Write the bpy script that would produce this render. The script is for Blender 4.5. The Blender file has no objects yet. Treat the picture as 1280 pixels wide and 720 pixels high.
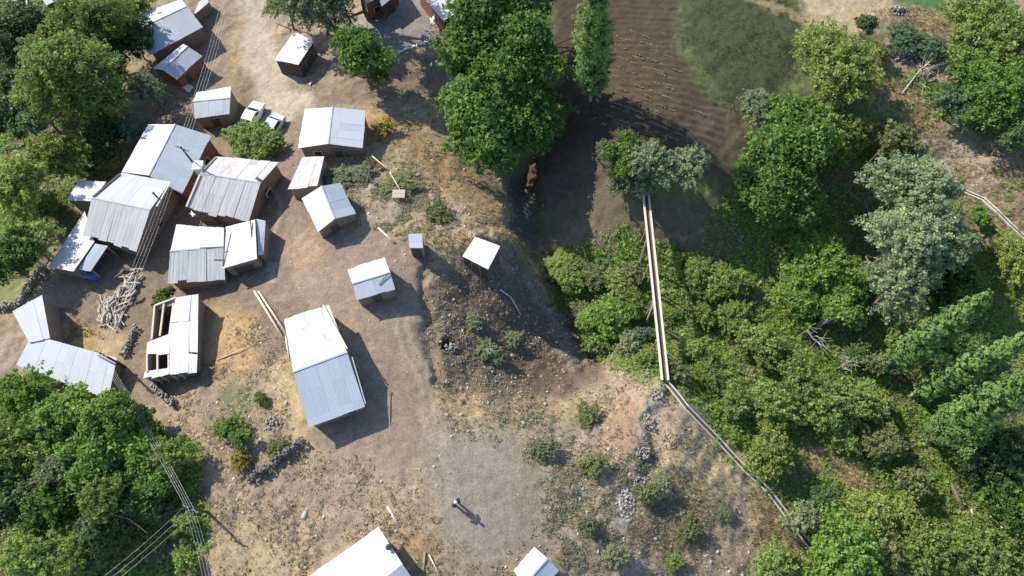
import bpy, bmesh, math, random
import numpy as np
from mathutils import Vector, Matrix

# ------------------------------------------------------------------ camera, sky, sun, exposure
SC = bpy.context.scene
COL = SC.collection
HC, FPX, TILT = 62.0, 880.0, math.radians(22.0)
cam_d = bpy.data.cameras.new("camera"); cam = bpy.data.objects.new("camera", cam_d); COL.objects.link(cam)
cam.location = (0, 0, HC); cam.rotation_euler = (TILT, 0, 0)
cam_d.sensor_width = 36; cam_d.lens = 36 * FPX / 1280; cam_d.clip_end = 3000; cam_d.clip_start = 0.5
SC.camera = cam
SUN_DIR = Vector((0.79, -0.61, -math.tan(math.radians(36)))).normalized()     # travel direction of the light
w = bpy.data.worlds.new("World"); SC.world = w; w.use_nodes = True
nt = w.node_tree
bg = nt.nodes["Background"]
sky = nt.nodes.new("ShaderNodeTexSky"); sky.sky_type = 'NISHITA'; sky.sun_disc = False
sky.sun_elevation = math.radians(36); sky.sun_rotation = math.atan2(-SUN_DIR.x, -SUN_DIR.y)
sky.altitude = 1500; sky.air_density = 1.0; sky.dust_density = 1.5
nt.links.new(sky.outputs[0], bg.inputs[0]); bg.inputs[1].default_value = 0.15
sd = bpy.data.lights.new("sun", 'SUN'); sd.energy = 3.9; sd.angle = math.radians(0.5); sd.color = (1.0, 0.935, 0.825)
sun = bpy.data.objects.new("sun", sd); COL.objects.link(sun)
sun.rotation_euler = SUN_DIR.to_track_quat('-Z', 'Y').to_euler(); sun.location = (-60, 60, 90)
SC.view_settings.view_transform = 'Standard'; SC.view_settings.look = 'None'
SC.view_settings.gamma = 1; SC.view_settings.exposure = 1.03

random.seed(7); RNG = np.random.default_rng(11)
ct, st = math.cos(TILT), math.sin(TILT)

# ------------------------------------------------------------------ noise and ray helpers
def vnoise(x, y, seed=0):
    xi = np.floor(x).astype(np.int64); yi = np.floor(y).astype(np.int64)
    fx = x - xi; fy = y - yi
    fx = fx * fx * (3 - 2 * fx); fy = fy * fy * (3 - 2 * fy)
    def h(a, b):
        n = (a * 374761393 + b * 668265263 + seed * 1442695041) & 0x7fffffff
        n = ((n ^ (n >> 13)) * 1274126177) & 0x7fffffff
        n = (n ^ (n >> 16)) & 0xffff
        return n / 65535.0
    return (h(xi, yi) * (1 - fx) + h(xi + 1, yi) * fx) * (1 - fy) + (h(xi, yi + 1) * (1 - fx) + h(xi + 1, yi + 1) * fx) * fy
def fbm(x, y, seed=0, octv=4, gain=0.5):
    s = 0; a = 1; t = 0
    for k in range(octv):
        s = s + a * vnoise(x * 2 ** k, y * 2 ** k, seed + 17 * k); t += a; a *= gain
    return s / t
def ray_at(px, py, z):
    dx = (px - 640) / FPX; dy = (360 - py) / FPX
    wy = dy * ct + st; wz = dy * st - ct
    t = (z - HC) / wz
    return dx * t, wy * t
def project(x, y, z):
    yc = y * ct + (z - HC) * st; zc = -y * st + (z - HC) * ct
    return 640 + FPX * x / (-zc), 360 - FPX * yc / (-zc)

CTRL = [(600,620,0),(540,560,0),(480,680,0),(640,690,-.2),(480,450,-.5),(500,560,-.3),(400,600,-.5),(300,640,-1.2),(430,400,-1),(500,390,-1),
 (465,350,-1.2),(410,290,-2),(540,330,-1.2),(520,300,-1.3),(600,300,-1.5),(340,300,-4),(260,470,-3),(330,450,-2),(215,425,-4.5),(150,440,-5.5),
 (80,440,-6),(120,360,-6),(100,600,-5),(30,700,-5),(200,690,-3),(245,310,-5.5),(160,260,-7),(290,230,-6),(210,190,-8),(60,200,-10),(60,60,-12),
 (200,60,-10.5),(265,130,-9),(320,140,-9),(330,60,-9.5),(415,160,-5.2),(380,215,-4.3),(480,30,-7),(560,20,-7),(480,180,-4),(520,250,-3),
 (570,200,-5.5),(640,280,-5),(660,200,-10),(685,290,-9.5),(705,360,-10),(760,440,-8.5),(690,430,-8.6),(635,390,-5.0),(590,350,-3.2),(570,400,-2.6),(650,460,-5.6),(555,430,-1.4),
 (740,480,-5.5),(640,520,-1.3),(740,560,-2),(800,560,-2.2),(830,480,-2.6),(700,640,-.8),(860,640,-4),(960,690,-6),(760,310,-8.5),(806,235,-3.6),
 (740,150,-5),(800,100,-3.5),(900,60,-3),(1000,60,-3),(620,100,-8),(700,200,-8.5),(850,300,-7),(900,400,-9),(870,430,-8.5),(960,350,-9),
 (900,250,-5.5),(1000,250,-7),(1100,470,-9),(1140,300,-7),(1200,200,-4.5),(1250,260,-3.5),(1100,120,-4),(1200,80,-4),(1050,20,-3),(1000,520,-8),
 (900,520,-5.5),(950,600,-6),(1050,600,-8),(1150,600,-9),(1250,600,-9),(1100,700,-9),(1250,700,-10),(1250,420,-7),(-150,100,-13),(-150,400,-8),
 (-150,700,-6),(1450,100,-5),(1450,400,-6),(1450,700,-10),(640,-60,-7),(200,-60,-11),(1000,-60,-3),(640,860,-1),(200,860,-4),(1000,860,-8)]
cx = np.array([ray_at(a, b, c) for a, b, c in CTRL]); cz = np.array([c for _, _, c in CTRL], float)
def tps_k(r2): return 0.5 * r2 * np.log(r2 + 1e-9)
n_ = len(CTRL)
Kc = tps_k(((cx[:, None] - cx[None]) ** 2).sum(-1)) + np.eye(n_) * 8.0
Pc = np.c_[np.ones(n_), cx]
sol = np.linalg.solve(np.block([[Kc, Pc], [Pc.T, np.zeros((3, 3))]]), np.r_[cz, 0, 0, 0])
GX0, GY0, GS = -90.0, -30.0, 0.75
gxs = np.arange(GX0, 90, GS); gys = np.arange(GY0, 110, GS)
ggx, ggy = np.meshgrid(gxs, gys)
zz = sol[n_] + sol[n_ + 1] * ggx + sol[n_ + 2] * ggy
for i in range(n_):
    zz += sol[i] * tps_k((ggx - cx[i, 0]) ** 2 + (ggy - cx[i, 1]) ** 2)
ZG = np.clip(zz, -15, 1.5)
def zg(x, y):
    u = np.clip((np.asarray(x, float) - GX0) / GS, 0, len(gxs) - 1.001); v = np.clip((np.asarray(y, float) - GY0) / GS, 0, len(gys) - 1.001)
    i = u.astype(int); j = v.astype(int); fu = u - i; fv = v - j
    return (ZG[j, i] * (1 - fu) + ZG[j, i + 1] * fu) * (1 - fv) + (ZG[j + 1, i] * (1 - fu) + ZG[j + 1, i + 1] * fu) * fv
def at(px, py, h=0.0):
    z = -4.0
    for _ in range(60):
        x, y = ray_at(px, py, z); z = z * 0.5 + 0.5 * (float(zg(x, y)) + h)
    x, y = ray_at(px, py, z)
    return Vector((x, y, z))
def atz(px, py, z):
    x, y = ray_at(px, py, z); return Vector((x, y, z))
def ppm(p):   # pixels (of 1280) per metre at a point
    return FPX / (p.y * st - (p.z - HC) * ct)

# ------------------------------------------------------------------ materials
def new_mat(name):
    m = bpy.data.materials.new(name); m.use_nodes = True
    return m, m.node_tree.nodes, m.node_tree.links, m.node_tree.nodes["Principled BSDF"]
MATS = {}
def plain(name, col, rough=0.8, metal=0.0, var=0.25, scale=6.0, bump=0.0, spec=0.3):
    if name in MATS: return MATS[name]
    m, N, L, b = new_mat(name)
    tc = N.new("ShaderNodeTexCoord"); nz = N.new("ShaderNodeTexNoise"); nz.inputs['Scale'].default_value = scale; nz.inputs['Detail'].default_value = 6
    L.new(tc.outputs['Object'], nz.inputs['Vector'])
    mx = N.new("ShaderNodeMix"); mx.data_type = 'RGBA'
    mx.inputs[6].default_value = (*[c * (1 - var) for c in col], 1); mx.inputs[7].default_value = (*[min(1, c * (1 + var)) for c in col], 1)
    L.new(nz.outputs['Fac'], mx.inputs[0]); L.new(mx.outputs[2], b.inputs['Base Color'])
    b.inputs['Roughness'].default_value = rough; b.inputs['Metallic'].default_value = metal; b.inputs['Specular IOR Level'].default_value = spec
    if bump:
        bp = N.new("ShaderNodeBump"); bp.inputs['Strength'].default_value = bump; bp.inputs['Distance'].default_value = 0.03
        L.new(nz.outputs['Fac'], bp.inputs['Height']); L.new(bp.outputs[0], b.inputs['Normal'])
    MATS[name] = m; return m
def metal_sheet(name, col, rust=0.0, stain=0.3, seam=0.9, rough=0.65, metal=0.05, ribs=0.15):
    """corrugated sheet metal: UV in metres, u along the eave, v down the slope"""
    m, N, L, b = new_mat(name)
    uv = N.new("ShaderNodeUVMap"); uv.uv_map = "UVMap"
    sep = N.new("ShaderNodeSeparateXYZ"); L.new(uv.outputs[0], sep.inputs[0])
    def math_(op, a, bb=None, c=None):
        n = N.new("ShaderNodeMath"); n.operation = op
        for k, v in enumerate((a, bb, c)):
            if v is None: continue
            if isinstance(v, (int, float)): n.inputs[k].default_value = v
            else: L.new(v, n.inputs[k])
        return n.outputs[0]
    U, V = sep.outputs[0], sep.outputs[1]
    # per sheet tone
    su = math_('FLOOR', math_('DIVIDE', U, seam)); sv = math_('FLOOR', math_('DIVIDE', V, 2.3))
    cmb = N.new("ShaderNodeCombineXYZ"); L.new(su, cmb.inputs[0]); L.new(sv, cmb.inputs[1])
    wn = N.new("ShaderNodeTexWhiteNoise"); wn.noise_dimensions = '2D'; L.new(cmb.outputs[0], wn.inputs['Vector'])
    tone = math_('MULTIPLY_ADD', wn.outputs[0], 0.11, 0.83)
    # streaks down the slope
    mp = N.new("ShaderNodeMapping"); mp.inputs['Scale'].default_value = (3.2, 0.35, 1); L.new(uv.outputs[0], mp.inputs[0])
    nz = N.new("ShaderNodeTexNoise"); nz.inputs['Scale'].default_value = 1.3; nz.inputs['Detail'].default_value = 5; nz.inputs['Roughness'].default_value = 0.65
    L.new(mp.outputs[0], nz.inputs['Vector'])
    tone = math_('MULTIPLY', tone, math_('MULTIPLY_ADD', nz.outputs[0], stain, 1 - stain * 0.55))
    # seams
    fu = math_('FRACT', math_('DIVIDE', U, seam)); sm = math_('LESS_THAN', fu, 0.045)
    fv = math_('FRACT', math_('DIVIDE', V, 2.3)); smv = math_('LESS_THAN', fv, 0.02)
    smx = math_('MAXIMUM', sm, smv); tone = math_('MULTIPLY', tone, math_('MULTIPLY_ADD', smx, -0.07, 1.0))
    cl = N.new("ShaderNodeMix"); cl.data_type = 'RGBA'; cl.inputs[6].default_value = (*col, 1); cl.inputs[7].default_value = (0.27, 0.17, 0.11, 1)
    nr = N.new("ShaderNodeTexNoise"); nr.inputs['Scale'].default_value = 0.9; nr.inputs['Detail'].default_value = 7; nr.inputs['Roughness'].default_value = 0.7
    mp2 = N.new("ShaderNodeMapping"); mp2.inputs['Scale'].default_value = (1.6, 0.55, 1); L.new(uv.outputs[0], mp2.inputs[0]); L.new(mp2.outputs[0], nr.inputs['Vector'])
    mr = N.new("ShaderNodeMapRange"); mr.inputs[1].default_value = 0.62 - 0.2 * rust; mr.inputs[2].default_value = 0.8 - 0.12 * rust; mr.inputs[3].default_value = 0; mr.inputs[4].default_value = min(1, rust * 1.2)
    L.new(nr.outputs[0], mr.inputs[0]); L.new(mr.outputs[0], cl.inputs[0])
    mul = N.new("ShaderNodeVectorMath"); mul.operation = 'SCALE'; L.new(cl.outputs[2], mul.inputs[0]); L.new(tone, mul.inputs['Scale'])
    L.new(mul.outputs[0], b.inputs['Base Color'])
    b.inputs['Roughness'].default_value = rough; b.inputs['Metallic'].default_value = metal; b.inputs['Specular IOR Level'].default_value = 0.15
    wv = math_('SINE', math_('MULTIPLY', U, 2 * math.pi / ribs))
    hh = math_('ADD', math_('MULTIPLY', wv, 0.5), math_('MULTIPLY', nz.outputs[0], 1.0))
    bp = N.new("ShaderNodeBump"); bp.inputs['Strength'].default_value = 0.35; bp.inputs['Distance'].default_value = 0.02
    L.new(hh, bp.inputs['Height']); L.new(bp.outputs[0], b.inputs['Normal'])
    MATS[name] = m; return m
def leaf_mat(name, col, hue=0.3):
    col = (col[0] * .97, col[1] * .97, col[2] * .96)
    m, N, L, b = new_mat(name)
    a = N.new("ShaderNodeAttribute"); a.attribute_name = "tint"
    oi = N.new("ShaderNodeObjectInfo")
    mx = N.new("ShaderNodeMix"); mx.data_type = 'RGBA'
    mx.inputs[6].default_value = (col[0] * (1 - hue), col[1] * (1 - hue * .8), col[2] * (1 - hue * .5), 1)
    mx.inputs[7].default_value = (col[0] * (1 + hue * 1.2), col[1] * (1 + hue), col[2] * (1 + hue * .6), 1)
    L.new(a.outputs['Fac'], mx.inputs[0])
    hs = N.new("ShaderNodeHueSaturation"); mr = N.new("ShaderNodeMapRange"); mr.inputs[3].default_value = 0.8; mr.inputs[4].default_value = 1.2
    L.new(oi.outputs['Random'], mr.inputs[0]); L.new(mr.outputs[0], hs.inputs['Value']); L.new(mx.outputs[2], hs.inputs['Color'])
    L.new(hs.outputs[0], b.inputs['Base Color']); b.inputs['Roughness'].default_value = 0.6; b.inputs['Specular IOR Level'].default_value = 0.25
    tr = N.new("ShaderNodeBsdfTranslucent"); L.new(hs.outputs[0], tr.inputs[0])
    ms = N.new("ShaderNodeMixShader"); ms.inputs[0].default_value = 0.45
    out = N["Material Output"]; L.new(b.outputs[0], ms.inputs[1]); L.new(tr.outputs[0], ms.inputs[2]); L.new(ms.outputs[0], out.inputs[0])
    MATS[name] = m; return m

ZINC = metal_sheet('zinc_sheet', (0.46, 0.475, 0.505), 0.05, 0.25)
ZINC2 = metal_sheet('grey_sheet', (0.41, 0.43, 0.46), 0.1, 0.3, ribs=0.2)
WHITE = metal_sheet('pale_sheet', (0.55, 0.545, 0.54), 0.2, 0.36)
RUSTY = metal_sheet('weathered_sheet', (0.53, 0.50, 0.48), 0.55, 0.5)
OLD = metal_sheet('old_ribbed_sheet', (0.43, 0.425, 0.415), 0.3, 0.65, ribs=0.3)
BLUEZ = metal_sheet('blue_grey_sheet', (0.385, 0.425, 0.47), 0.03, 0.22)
BRICK = plain('red_brick', (0.24, 0.105, 0.07), 0.9, var=0.3, scale=5)
MUD = plain('mud_plaster', (0.22, 0.165, 0.12), 0.95, var=0.3, scale=2.5, bump=0.5)
WOOD = plain('weathered_wood', (0.24, 0.19, 0.145), 0.85, var=0.4, scale=5, bump=0.3)
DWOOD = plain('dark_boards', (0.09, 0.07, 0.055), 0.9, var=0.4, scale=5, bump=0.3)
PALEWOOD = plain('pale_timber', (0.50, 0.43, 0.34), 0.8, var=0.3, scale=5)
STONE = plain('field_stone', (0.235, 0.21, 0.18), 0.95, var=0.35, scale=3, bump=0.4)
CONC = plain('pale_concrete', (0.52, 0.48, 0.39), 0.85, var=0.18, scale=3)
DARK = plain('dark_opening', (0.025, 0.022, 0.02), 0.9)
BLACK = plain('sooty_iron', (0.03, 0.03, 0.032), 0.6)
WHITEP = plain('white_plaster', (0.72, 0.70, 0.66), 0.85, var=0.12)
BARK = plain('bark', (0.14, 0.11, 0.085), 0.9, var=0.4, scale=8, bump=0.4)
PBARK = plain('pale_bark', (0.36, 0.33, 0.28), 0.9, var=0.3, scale=8)
WIREM = plain('cable_metal', (0.5, 0.49, 0.47), 0.5, metal=0.3)
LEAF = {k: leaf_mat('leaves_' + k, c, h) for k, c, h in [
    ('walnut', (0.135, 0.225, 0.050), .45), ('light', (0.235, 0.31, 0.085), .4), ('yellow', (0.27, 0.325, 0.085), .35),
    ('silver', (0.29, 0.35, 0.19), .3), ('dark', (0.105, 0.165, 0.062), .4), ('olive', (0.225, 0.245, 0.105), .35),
    ('grey', (0.235, 0.265, 0.15), .35), ('autumn', (0.36, 0.29, 0.07), .4), ('teal', (0.13, 0.205, 0.115), .3), ('poplar', (0.15, 0.235, 0.07), .45),
    ('fresh', (0.19, 0.29, 0.058), .4), ('dusty', (0.29, 0.275, 0.185), .35),
    ('straw', (0.42, 0.35, 0.225), .3), ('weed', (0.31, 0.27, 0.19), .35), ('bright', (0.15, 0.27, 0.04), .3), ('meadow', (0.055, 0.07, 0.036), .4)]}  # meadow leaves darkened to carry the shade painted on the meadow

# ------------------------------------------------------------------ object helpers
def tag(o, label=None, cat=None, group=None, kind=None):
    if label: o['label'] = label
    if cat: o['category'] = cat
    if group: o['group'] = group
    if kind: o['kind'] = kind
    return o
def empty(name, loc, label=None, cat=None, group=None, rz=0.0):
    o = bpy.data.objects.new(name, None); COL.objects.link(o); o.location = loc; o.rotation_euler = (0, 0, rz); o.empty_display_size = 0.3
    return tag(o, label, cat, group)
def link(name, me, mat=None, parent=None):
    o = bpy.data.objects.new(name, me); COL.objects.link(o)
    if mat is not None and not me.materials: me.materials.append(mat)
    if parent is not None: o.parent = parent
    return o
def from_bm(name, bm, mat=None, parent=None, smooth=False):
    me = bpy.data.meshes.new(name); bm.normal_update(); bm.to_mesh(me); bm.free()
    if smooth:
        for p in me.polygons: p.use_smooth = True
    return link(name, me, mat, parent)
def mesh_np(name, V, F, mat=None):
    """V (n,3) float, F (m,k) int, all faces with k corners"""
    me = bpy.data.meshes.new(name); V = np.asarray(V, np.float32); F = np.asarray(F, np.int32); k = F.shape[1]
    me.vertices.add(len(V)); me.vertices.foreach_set('co', V.ravel())
    me.loops.add(F.size); me.loops.foreach_set('vertex_index', F.ravel())
    me.polygons.add(len(F)); me.polygons.foreach_set('loop_start', np.arange(0, F.size, k, dtype=np.int32)); me.polygons.foreach_set('loop_total', np.full(len(F), k, np.int32))
    if mat: me.materials.append(mat)
    me.update(calc_edges=True); return me
def add_box(bm, c, size, rot=None):
    M = Matrix.Translation(Vector(c)) @ (rot.to_4x4() if rot is not None else Matrix.Identity(4)) @ Matrix.Diagonal((*size, 1))
    return bmesh.ops.create_cube(bm, size=1.0, matrix=M)['verts']
def add_bar(bm, a, b, w, h=None, seg=None):
    """square (seg None) or round bar from a to b"""
    a = Vector(a); b = Vector(b); d = b - a; L = d.length
    if L < 1e-6: return
    q = d.to_track_quat('Z', 'Y').to_matrix().to_4x4(); M = Matrix.Translation((a + b) / 2) @ q
    if seg: bmesh.ops.create_cone(bm, cap_ends=True, segments=seg, radius1=w / 2, radius2=(h or w) / 2, depth=L, matrix=M)
    else: bmesh.ops.create_cube(bm, size=1.0, matrix=M @ Matrix.Diagonal((w, h or w, L, 1)))
def slab(bm, q, th, uvl=None, uoff=(0, 0)):
    """thick quad: q = 4 points (a,b along the eave; d,c along the other edge), th downward"""
    top = [bm.verts.new(p) for p in q]; bot = [bm.verts.new(p - Vector((0, 0, th))) for p in q]
    fs = [bm.faces.new(top), bm.faces.new(bot[::-1])]
    for i in range(4):
        j = (i + 1) % 4; fs.append(bm.faces.new((top[i], bot[i], bot[j], top[j])))
    if uvl is not None:
        lu = (q[1] - q[0]).length; lv = (q[3] - q[0]).length
        uvs = [(0, 0), (lu, 0), (lu, lv), (0, lv)]
        idx = {v: i for i, v in enumerate(top)}; idx.update({v: i for i, v in enumerate(bot)})
        for f in fs:
            for l in f.loops:
                u, v = uvs[idx[l.vert]]; l[uvl].uv = (u + uoff[0], v + uoff[1])
def sheets(bm, q, th, uvl, uoff, rag=.04, seam=.9):
    """a roof slope of overlapping sheets: q[0],q[1] on the ridge side, q[3],q[2] on the eave side"""
    L_ = ((q[1] - q[0]).length + (q[2] - q[3]).length) / 2; n = max(1, round(L_ / seam)); nrm = (q[1] - q[0]).cross(q[3] - q[0]); nrm.normalize()
    if nrm.z < 0: nrm = -nrm
    for k in range(n):
        u0, u1 = k / n, min(1, (k + 1.06) / n) if k < n - 1 else 1
        a, b_, c, d = q[0].lerp(q[1], u0), q[0].lerp(q[1], u1), q[3].lerp(q[2], u1), q[3].lerp(q[2], u0)
        dn = (d - a).normalized(); e1 = random.gauss(0, rag); e2 = e1 + random.gauss(0, rag * .4); lift = nrm * ((k % 2) * .012 + random.uniform(0, rag * .25))
        tw = nrm * random.gauss(0, rag * .3)
        P = [a + lift, b_ + lift, c + dn * e2 + lift + tw, d + dn * e1 + lift]
        top = [bm.verts.new(p) for p in P]; bot = [bm.verts.new(p - Vector((0, 0, th * .5))) for p in P]
        fs = [bm.faces.new(top), bm.faces.new(bot[::-1])] + [bm.faces.new((top[i], bot[i], bot[(i + 1) % 4], top[(i + 1) % 4])) for i in range(4)]
        lv = (d - a).length; uu = [k * seam + .05, (k + 1) * seam - .01, (k + 1) * seam - .01, k * seam + .05]; vv = [0, 0, lv, lv]
        for f in fs:
            for l in f.loops:
                i = top.index(l.vert) if l.vert in top else bot.index(l.vert); l[uvl].uv = (uu[i] + math.floor(uoff[0]) * seam, vv[i] + uoff[1])
def copy_tree(o, parent=None):
    c = o.copy(); COL.objects.link(c); c.parent = parent
    for ch in list(o.children): copy_tree(ch, c)
    return c

# ------------------------------------------------------------------ ground
def axis(lo, hi, step, far):
    core = list(np.arange(lo, hi + step / 2, step)); out = []; s = step * 2; x = hi
    while x < far: x += s; s *= 1.35; out.append(x)
    neg = []; s = step * 2; x = lo
    while x > -far: x -= s; s *= 1.35; neg.append(x)
    return np.array(neg[::-1] + core + out)
ax = axis(-72, 72, 0.2, 700); ay = axis(-5, 76, 0.2, 700)
X, Y = np.meshgrid(ax, ay); Zb = zg(X, Y)
far = np.clip((np.maximum(np.abs(X) - 80, np.maximum(Y - 90, -20 - Y))) / 120, 0, 1)
Zb = Zb * (1 - far) + far * (-6 + 30 * fbm(X / 90, Y / 90, 91))
PX, PY = project(X, Y, Zb)
WX = PX + 26 * (fbm(X / 3.2, Y / 3.2, 3) - .5) + 10 * (fbm(X / .8, Y / .8, 4) - .5)
WY = PY + 26 * (fbm(X / 3.2, Y / 3.2, 5) - .5) + 10 * (fbm(X / .8, Y / .8, 6) - .5)
def sst(a, b, x): t = np.clip((x - a) / (b - a), 0, 1); return t * t * (3 - 2 * t)
def E(c, r, rot=0.0, soft=0.35, wx=None, wy=None):
    wx = WX if wx is None else wx; wy = WY if wy is None else wy
    a = math.radians(rot); dx = wx - c[0]; dy = wy - c[1]
    u = (dx * math.cos(a) + dy * math.sin(a)) / r[0]; v = (-dx * math.sin(a) + dy * math.cos(a)) / r[1]
    return 1 - sst(1 - soft, 1 + soft, np.sqrt(u * u + v * v))
def seg_d(pts, wx, wy, closed=False):
    d = np.full(wx.shape, 1e9); n = len(pts)
    for i in range(n if closed else n - 1):
        (ax_, ay_), (bx, by) = pts[i], pts[(i + 1) % n]; vx, vy = bx - ax_, by - ay_
        t = np.clip(((wx - ax_) * vx + (wy - ay_) * vy) / (vx * vx + vy * vy + 1e-9), 0, 1)
        d = np.minimum(d, np.hypot(wx - ax_ - t * vx, wy - ay_ - t * vy))
    return d
def Ln(pts, wd, soft=0.4, warp=True):
    d = seg_d(pts, WX if warp else PX, WY if warp else PY)
    return 1 - sst(wd * (1 - soft), wd * (1 + soft), d)
def PG(pts, feather=8, warp=True):
    wx, wy = (WX, WY) if warp else (PX, PY)
    ins = np.zeros(wx.shape, bool); n = len(pts)
    for i in range(n):
        (x1, y1), (x2, y2) = pts[i], pts[(i + 1) % n]
        ins ^= ((y1 > wy) != (y2 > wy)) & (wx < (x2 - x1) * (wy - y1) / (y2 - y1 + 1e-9) + x1)
    d = seg_d(pts, wx, wy, True); sd_ = np.where(ins, d, -d)
    return sst(-feather, feather, sd_)
SOIL = np.array((.285, .222, .162)); DUST = np.array((.40, .342, .258)); PLAT = np.array((.275, .235, .19)); STRAW = np.array((.43, .33, .17))
WEED = np.array((.215, .185, .125)); DSOIL_SHADE = np.array((.105, .078, .058)); MEAD_SHADE = np.array((.048, .054, .032)); GREEN = np.array((.085, .13, .035))  # dark soil and meadow tones double as painted shade
ORNG = np.array((.34, .235, .105)); CONCR = np.array((.26, .24, .215)); ROCK = np.array((.30, .27, .235)); PATHC = np.array((.245, .19, .145))
COLR = np.empty(X.shape + (3,)); COLR[:] = SOIL
f1 = fbm(X / 2.2, Y / 2.2, 21, 5); f2 = fbm(X / .7, Y / .7, 22, 4); f3 = fbm(X / 9, Y / 9, 23, 3)
ROUGH = np.full(X.shape, 0.5)
def paint(mask, col, k=1.0, rough=None):
    global COLR, ROUGH
    m = np.clip(mask * k, 0, 1)
    COLR = COLR * (1 - m[..., None]) + col * m[..., None]
    if rough is not None: ROUGH = ROUGH * (1 - m) + rough * m
paint(sst(.42, .62, f1), STRAW * (.95, .95, 1), .42); paint(sst(.5, .66, f2), WEED, .45)
# left and right woods floor
paint(PG([(-300,-200),(150,-200),(150,160),(130,215),(90,230),(75,290),(50,340),(0,370),(-300,400)], 20), DSOIL_SHADE * 1.1, .9, .4)
paint(PG([(-300,470),(30,470),(150,520),(240,560),(265,640),(260,760),(-300,900)], 15), DSOIL_SHADE * 1.1, .9, .5)
paint(PG([(640,-200),(1060,-200),(1100,90),(1180,200),(1290,280),(1290,900),(1010,900),(990,690),(930,600),(840,490),(770,450),(700,400),(650,300)], 20), np.array((.115, .15, .05)), .85, .6)
paint(PG([(900,250),(1100,200),(1250,400),(1290,620),(1150,640),(1050,560),(880,420)], 25), DSOIL_SHADE, .6)
# top field and dark meadow with shade painted into their colours, pale field
paint(PG([(690,-100),(840,-100),(850,60),(905,150),(900,215),(770,215),(690,260),(650,230),(690,120)], 10), DSOIL_SHADE * .62, .97, .3)
paint(PG([(835,-100),(960,-60),(1020,20),(985,110),(930,150),(905,150),(850,50)], 20), MEAD_SHADE, .85, .35)
paint(PG([(985,-100),(1100,-60),(1110,20),(1060,50),(1010,40)], 8), DUST * (1, .93, .8), .9, .3)
paint(Ln([(930,-5),(1000,20),(1040,45),(1090,10)], 6), STRAW, .5)
paint(PG([(1115,-60),(1190,-40),(1180,18),(1125,12)], 8), np.array((.07, .17, .05)), .9, .3)
paint(E((1170,35), (70,22), 15), STRAW * .9, .8); paint(E((1110,115), (70,28), 35), STRAW, .75); paint(E((1150,170), (60,20), 30), STRAW * .9, .6)
paint(E((1190,200), (55,30), 25), ROCK * .85, .8); paint(E((1250,230), (60,45), 30), SOIL, .7); paint(E((1240,300), (40,40), 40), SOIL * (1, .8, .85), .7); paint(E((1265,385), (30,30)), SOIL, .6)
paint(E((1060,215), (22,14)), ORNG * .6, .6)
paint(E((905,185), (55,48), 30), DSOIL_SHADE * .8 + MEAD_SHADE * .4, .9, .3)
# gully
paint(E((720,260), (60,70), 10), DSOIL_SHADE * 1.1 , .8); paint(E((740,300), (45,22), 20), SOIL * .75, .5)
paint(E((840,290), (100,40), -8), DSOIL_SHADE * 1.2, .8, .3); paint(Ln([(835,300),(880,290),(930,283)], 4), SOIL * .8, .6)
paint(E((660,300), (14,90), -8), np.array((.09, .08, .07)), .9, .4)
paint(E((700,320), (50,22), 15), STRAW * .75, .6); paint(E((770,450), (22,9), 40), DUST, .7)
# village yards
paint(PG([(120,120),(300,90),(420,120),(420,420),(330,460),(200,500),(120,520),(60,480),(60,300)], 15), SOIL * (.62, .60, .60), .8, .3)
paint(Ln([(312,-60),(318,40),(335,95),(352,120),(330,155)], 26), DUST, .95, .15); paint(E((360,120), (30,22)), DUST, .8)
paint(E((280,60), (22,70), 8), SOIL * .9, .6); paint(E((295,80), (8,60), 4), STRAW * .8, .5)
paint(PG([(440,30),(540,-20),(560,40),(500,66),(470,64)], 5), CONCR, .95, .05)
paint(PG([(350,110),(560,70),(560,130),(450,135)], 8), SOIL * .6, .7)  # shade over the upper yard painted into the soil colour
paint(Ln([(345,300),(345,240),(360,190),(345,330),(330,370)], 20), PATHC * .8, .9, .2)
paint(E((385,330), (30,45), -25), SOIL * (1.1, 1.02, .95), .8); paint(E((480,195), (40,25), 20), STRAW * .7, .6); paint(E((440,230), (35,40), 40), WEED * 1.5, .7)
paint(E((560,215), (95,24), 42), ORNG * .8, .65); paint(E((470,155), (24,14), 40), ORNG, .8)
paint(E((560,297), (60,13), 8), STRAW, .8); paint(E((640,310), (25,14), 40), STRAW * .85, .7)
paint(PG([(330,370),(400,330),(440,290),(520,300),(530,330),(530,400),(545,480),(560,560),(480,600),(400,560),(440,400),(390,380)], 9), PATHC * 1.05, .9, .2)
paint(E((285,430), (42,50)), STRAW * (1, .88, .8), .7); paint(E((105,425), (34,18), 25), ORNG * 1.1, .85); paint(E((140,425), (24,14), 30), STRAW, .6)
paint(E((20,365), (30,16), -10), np.array((.22, .25, .10)), .9)
paint(E((365,510), (18,50), -18), STRAW, .7); paint(E((320,520), (50,60)), WEED * .9 + STRAW * .2, .55); paint(E((300,500), (20,16)), GREEN, .5)
# plateau
paint(E((610,620), (75,85), -15), PLAT, .95, .1); paint(E((560,560), (40,30)), PLAT, .6, .15); paint(E((500,640), (45,40)), STRAW * .85, .4)
paint(E((420,620), (110,60)), SOIL * 1.08, .5, .5); paint(E((515,690), (22,28), 20), ORNG * .85, .6); paint(E((300,690), (60,40)), STRAW * .9, .5)
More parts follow.
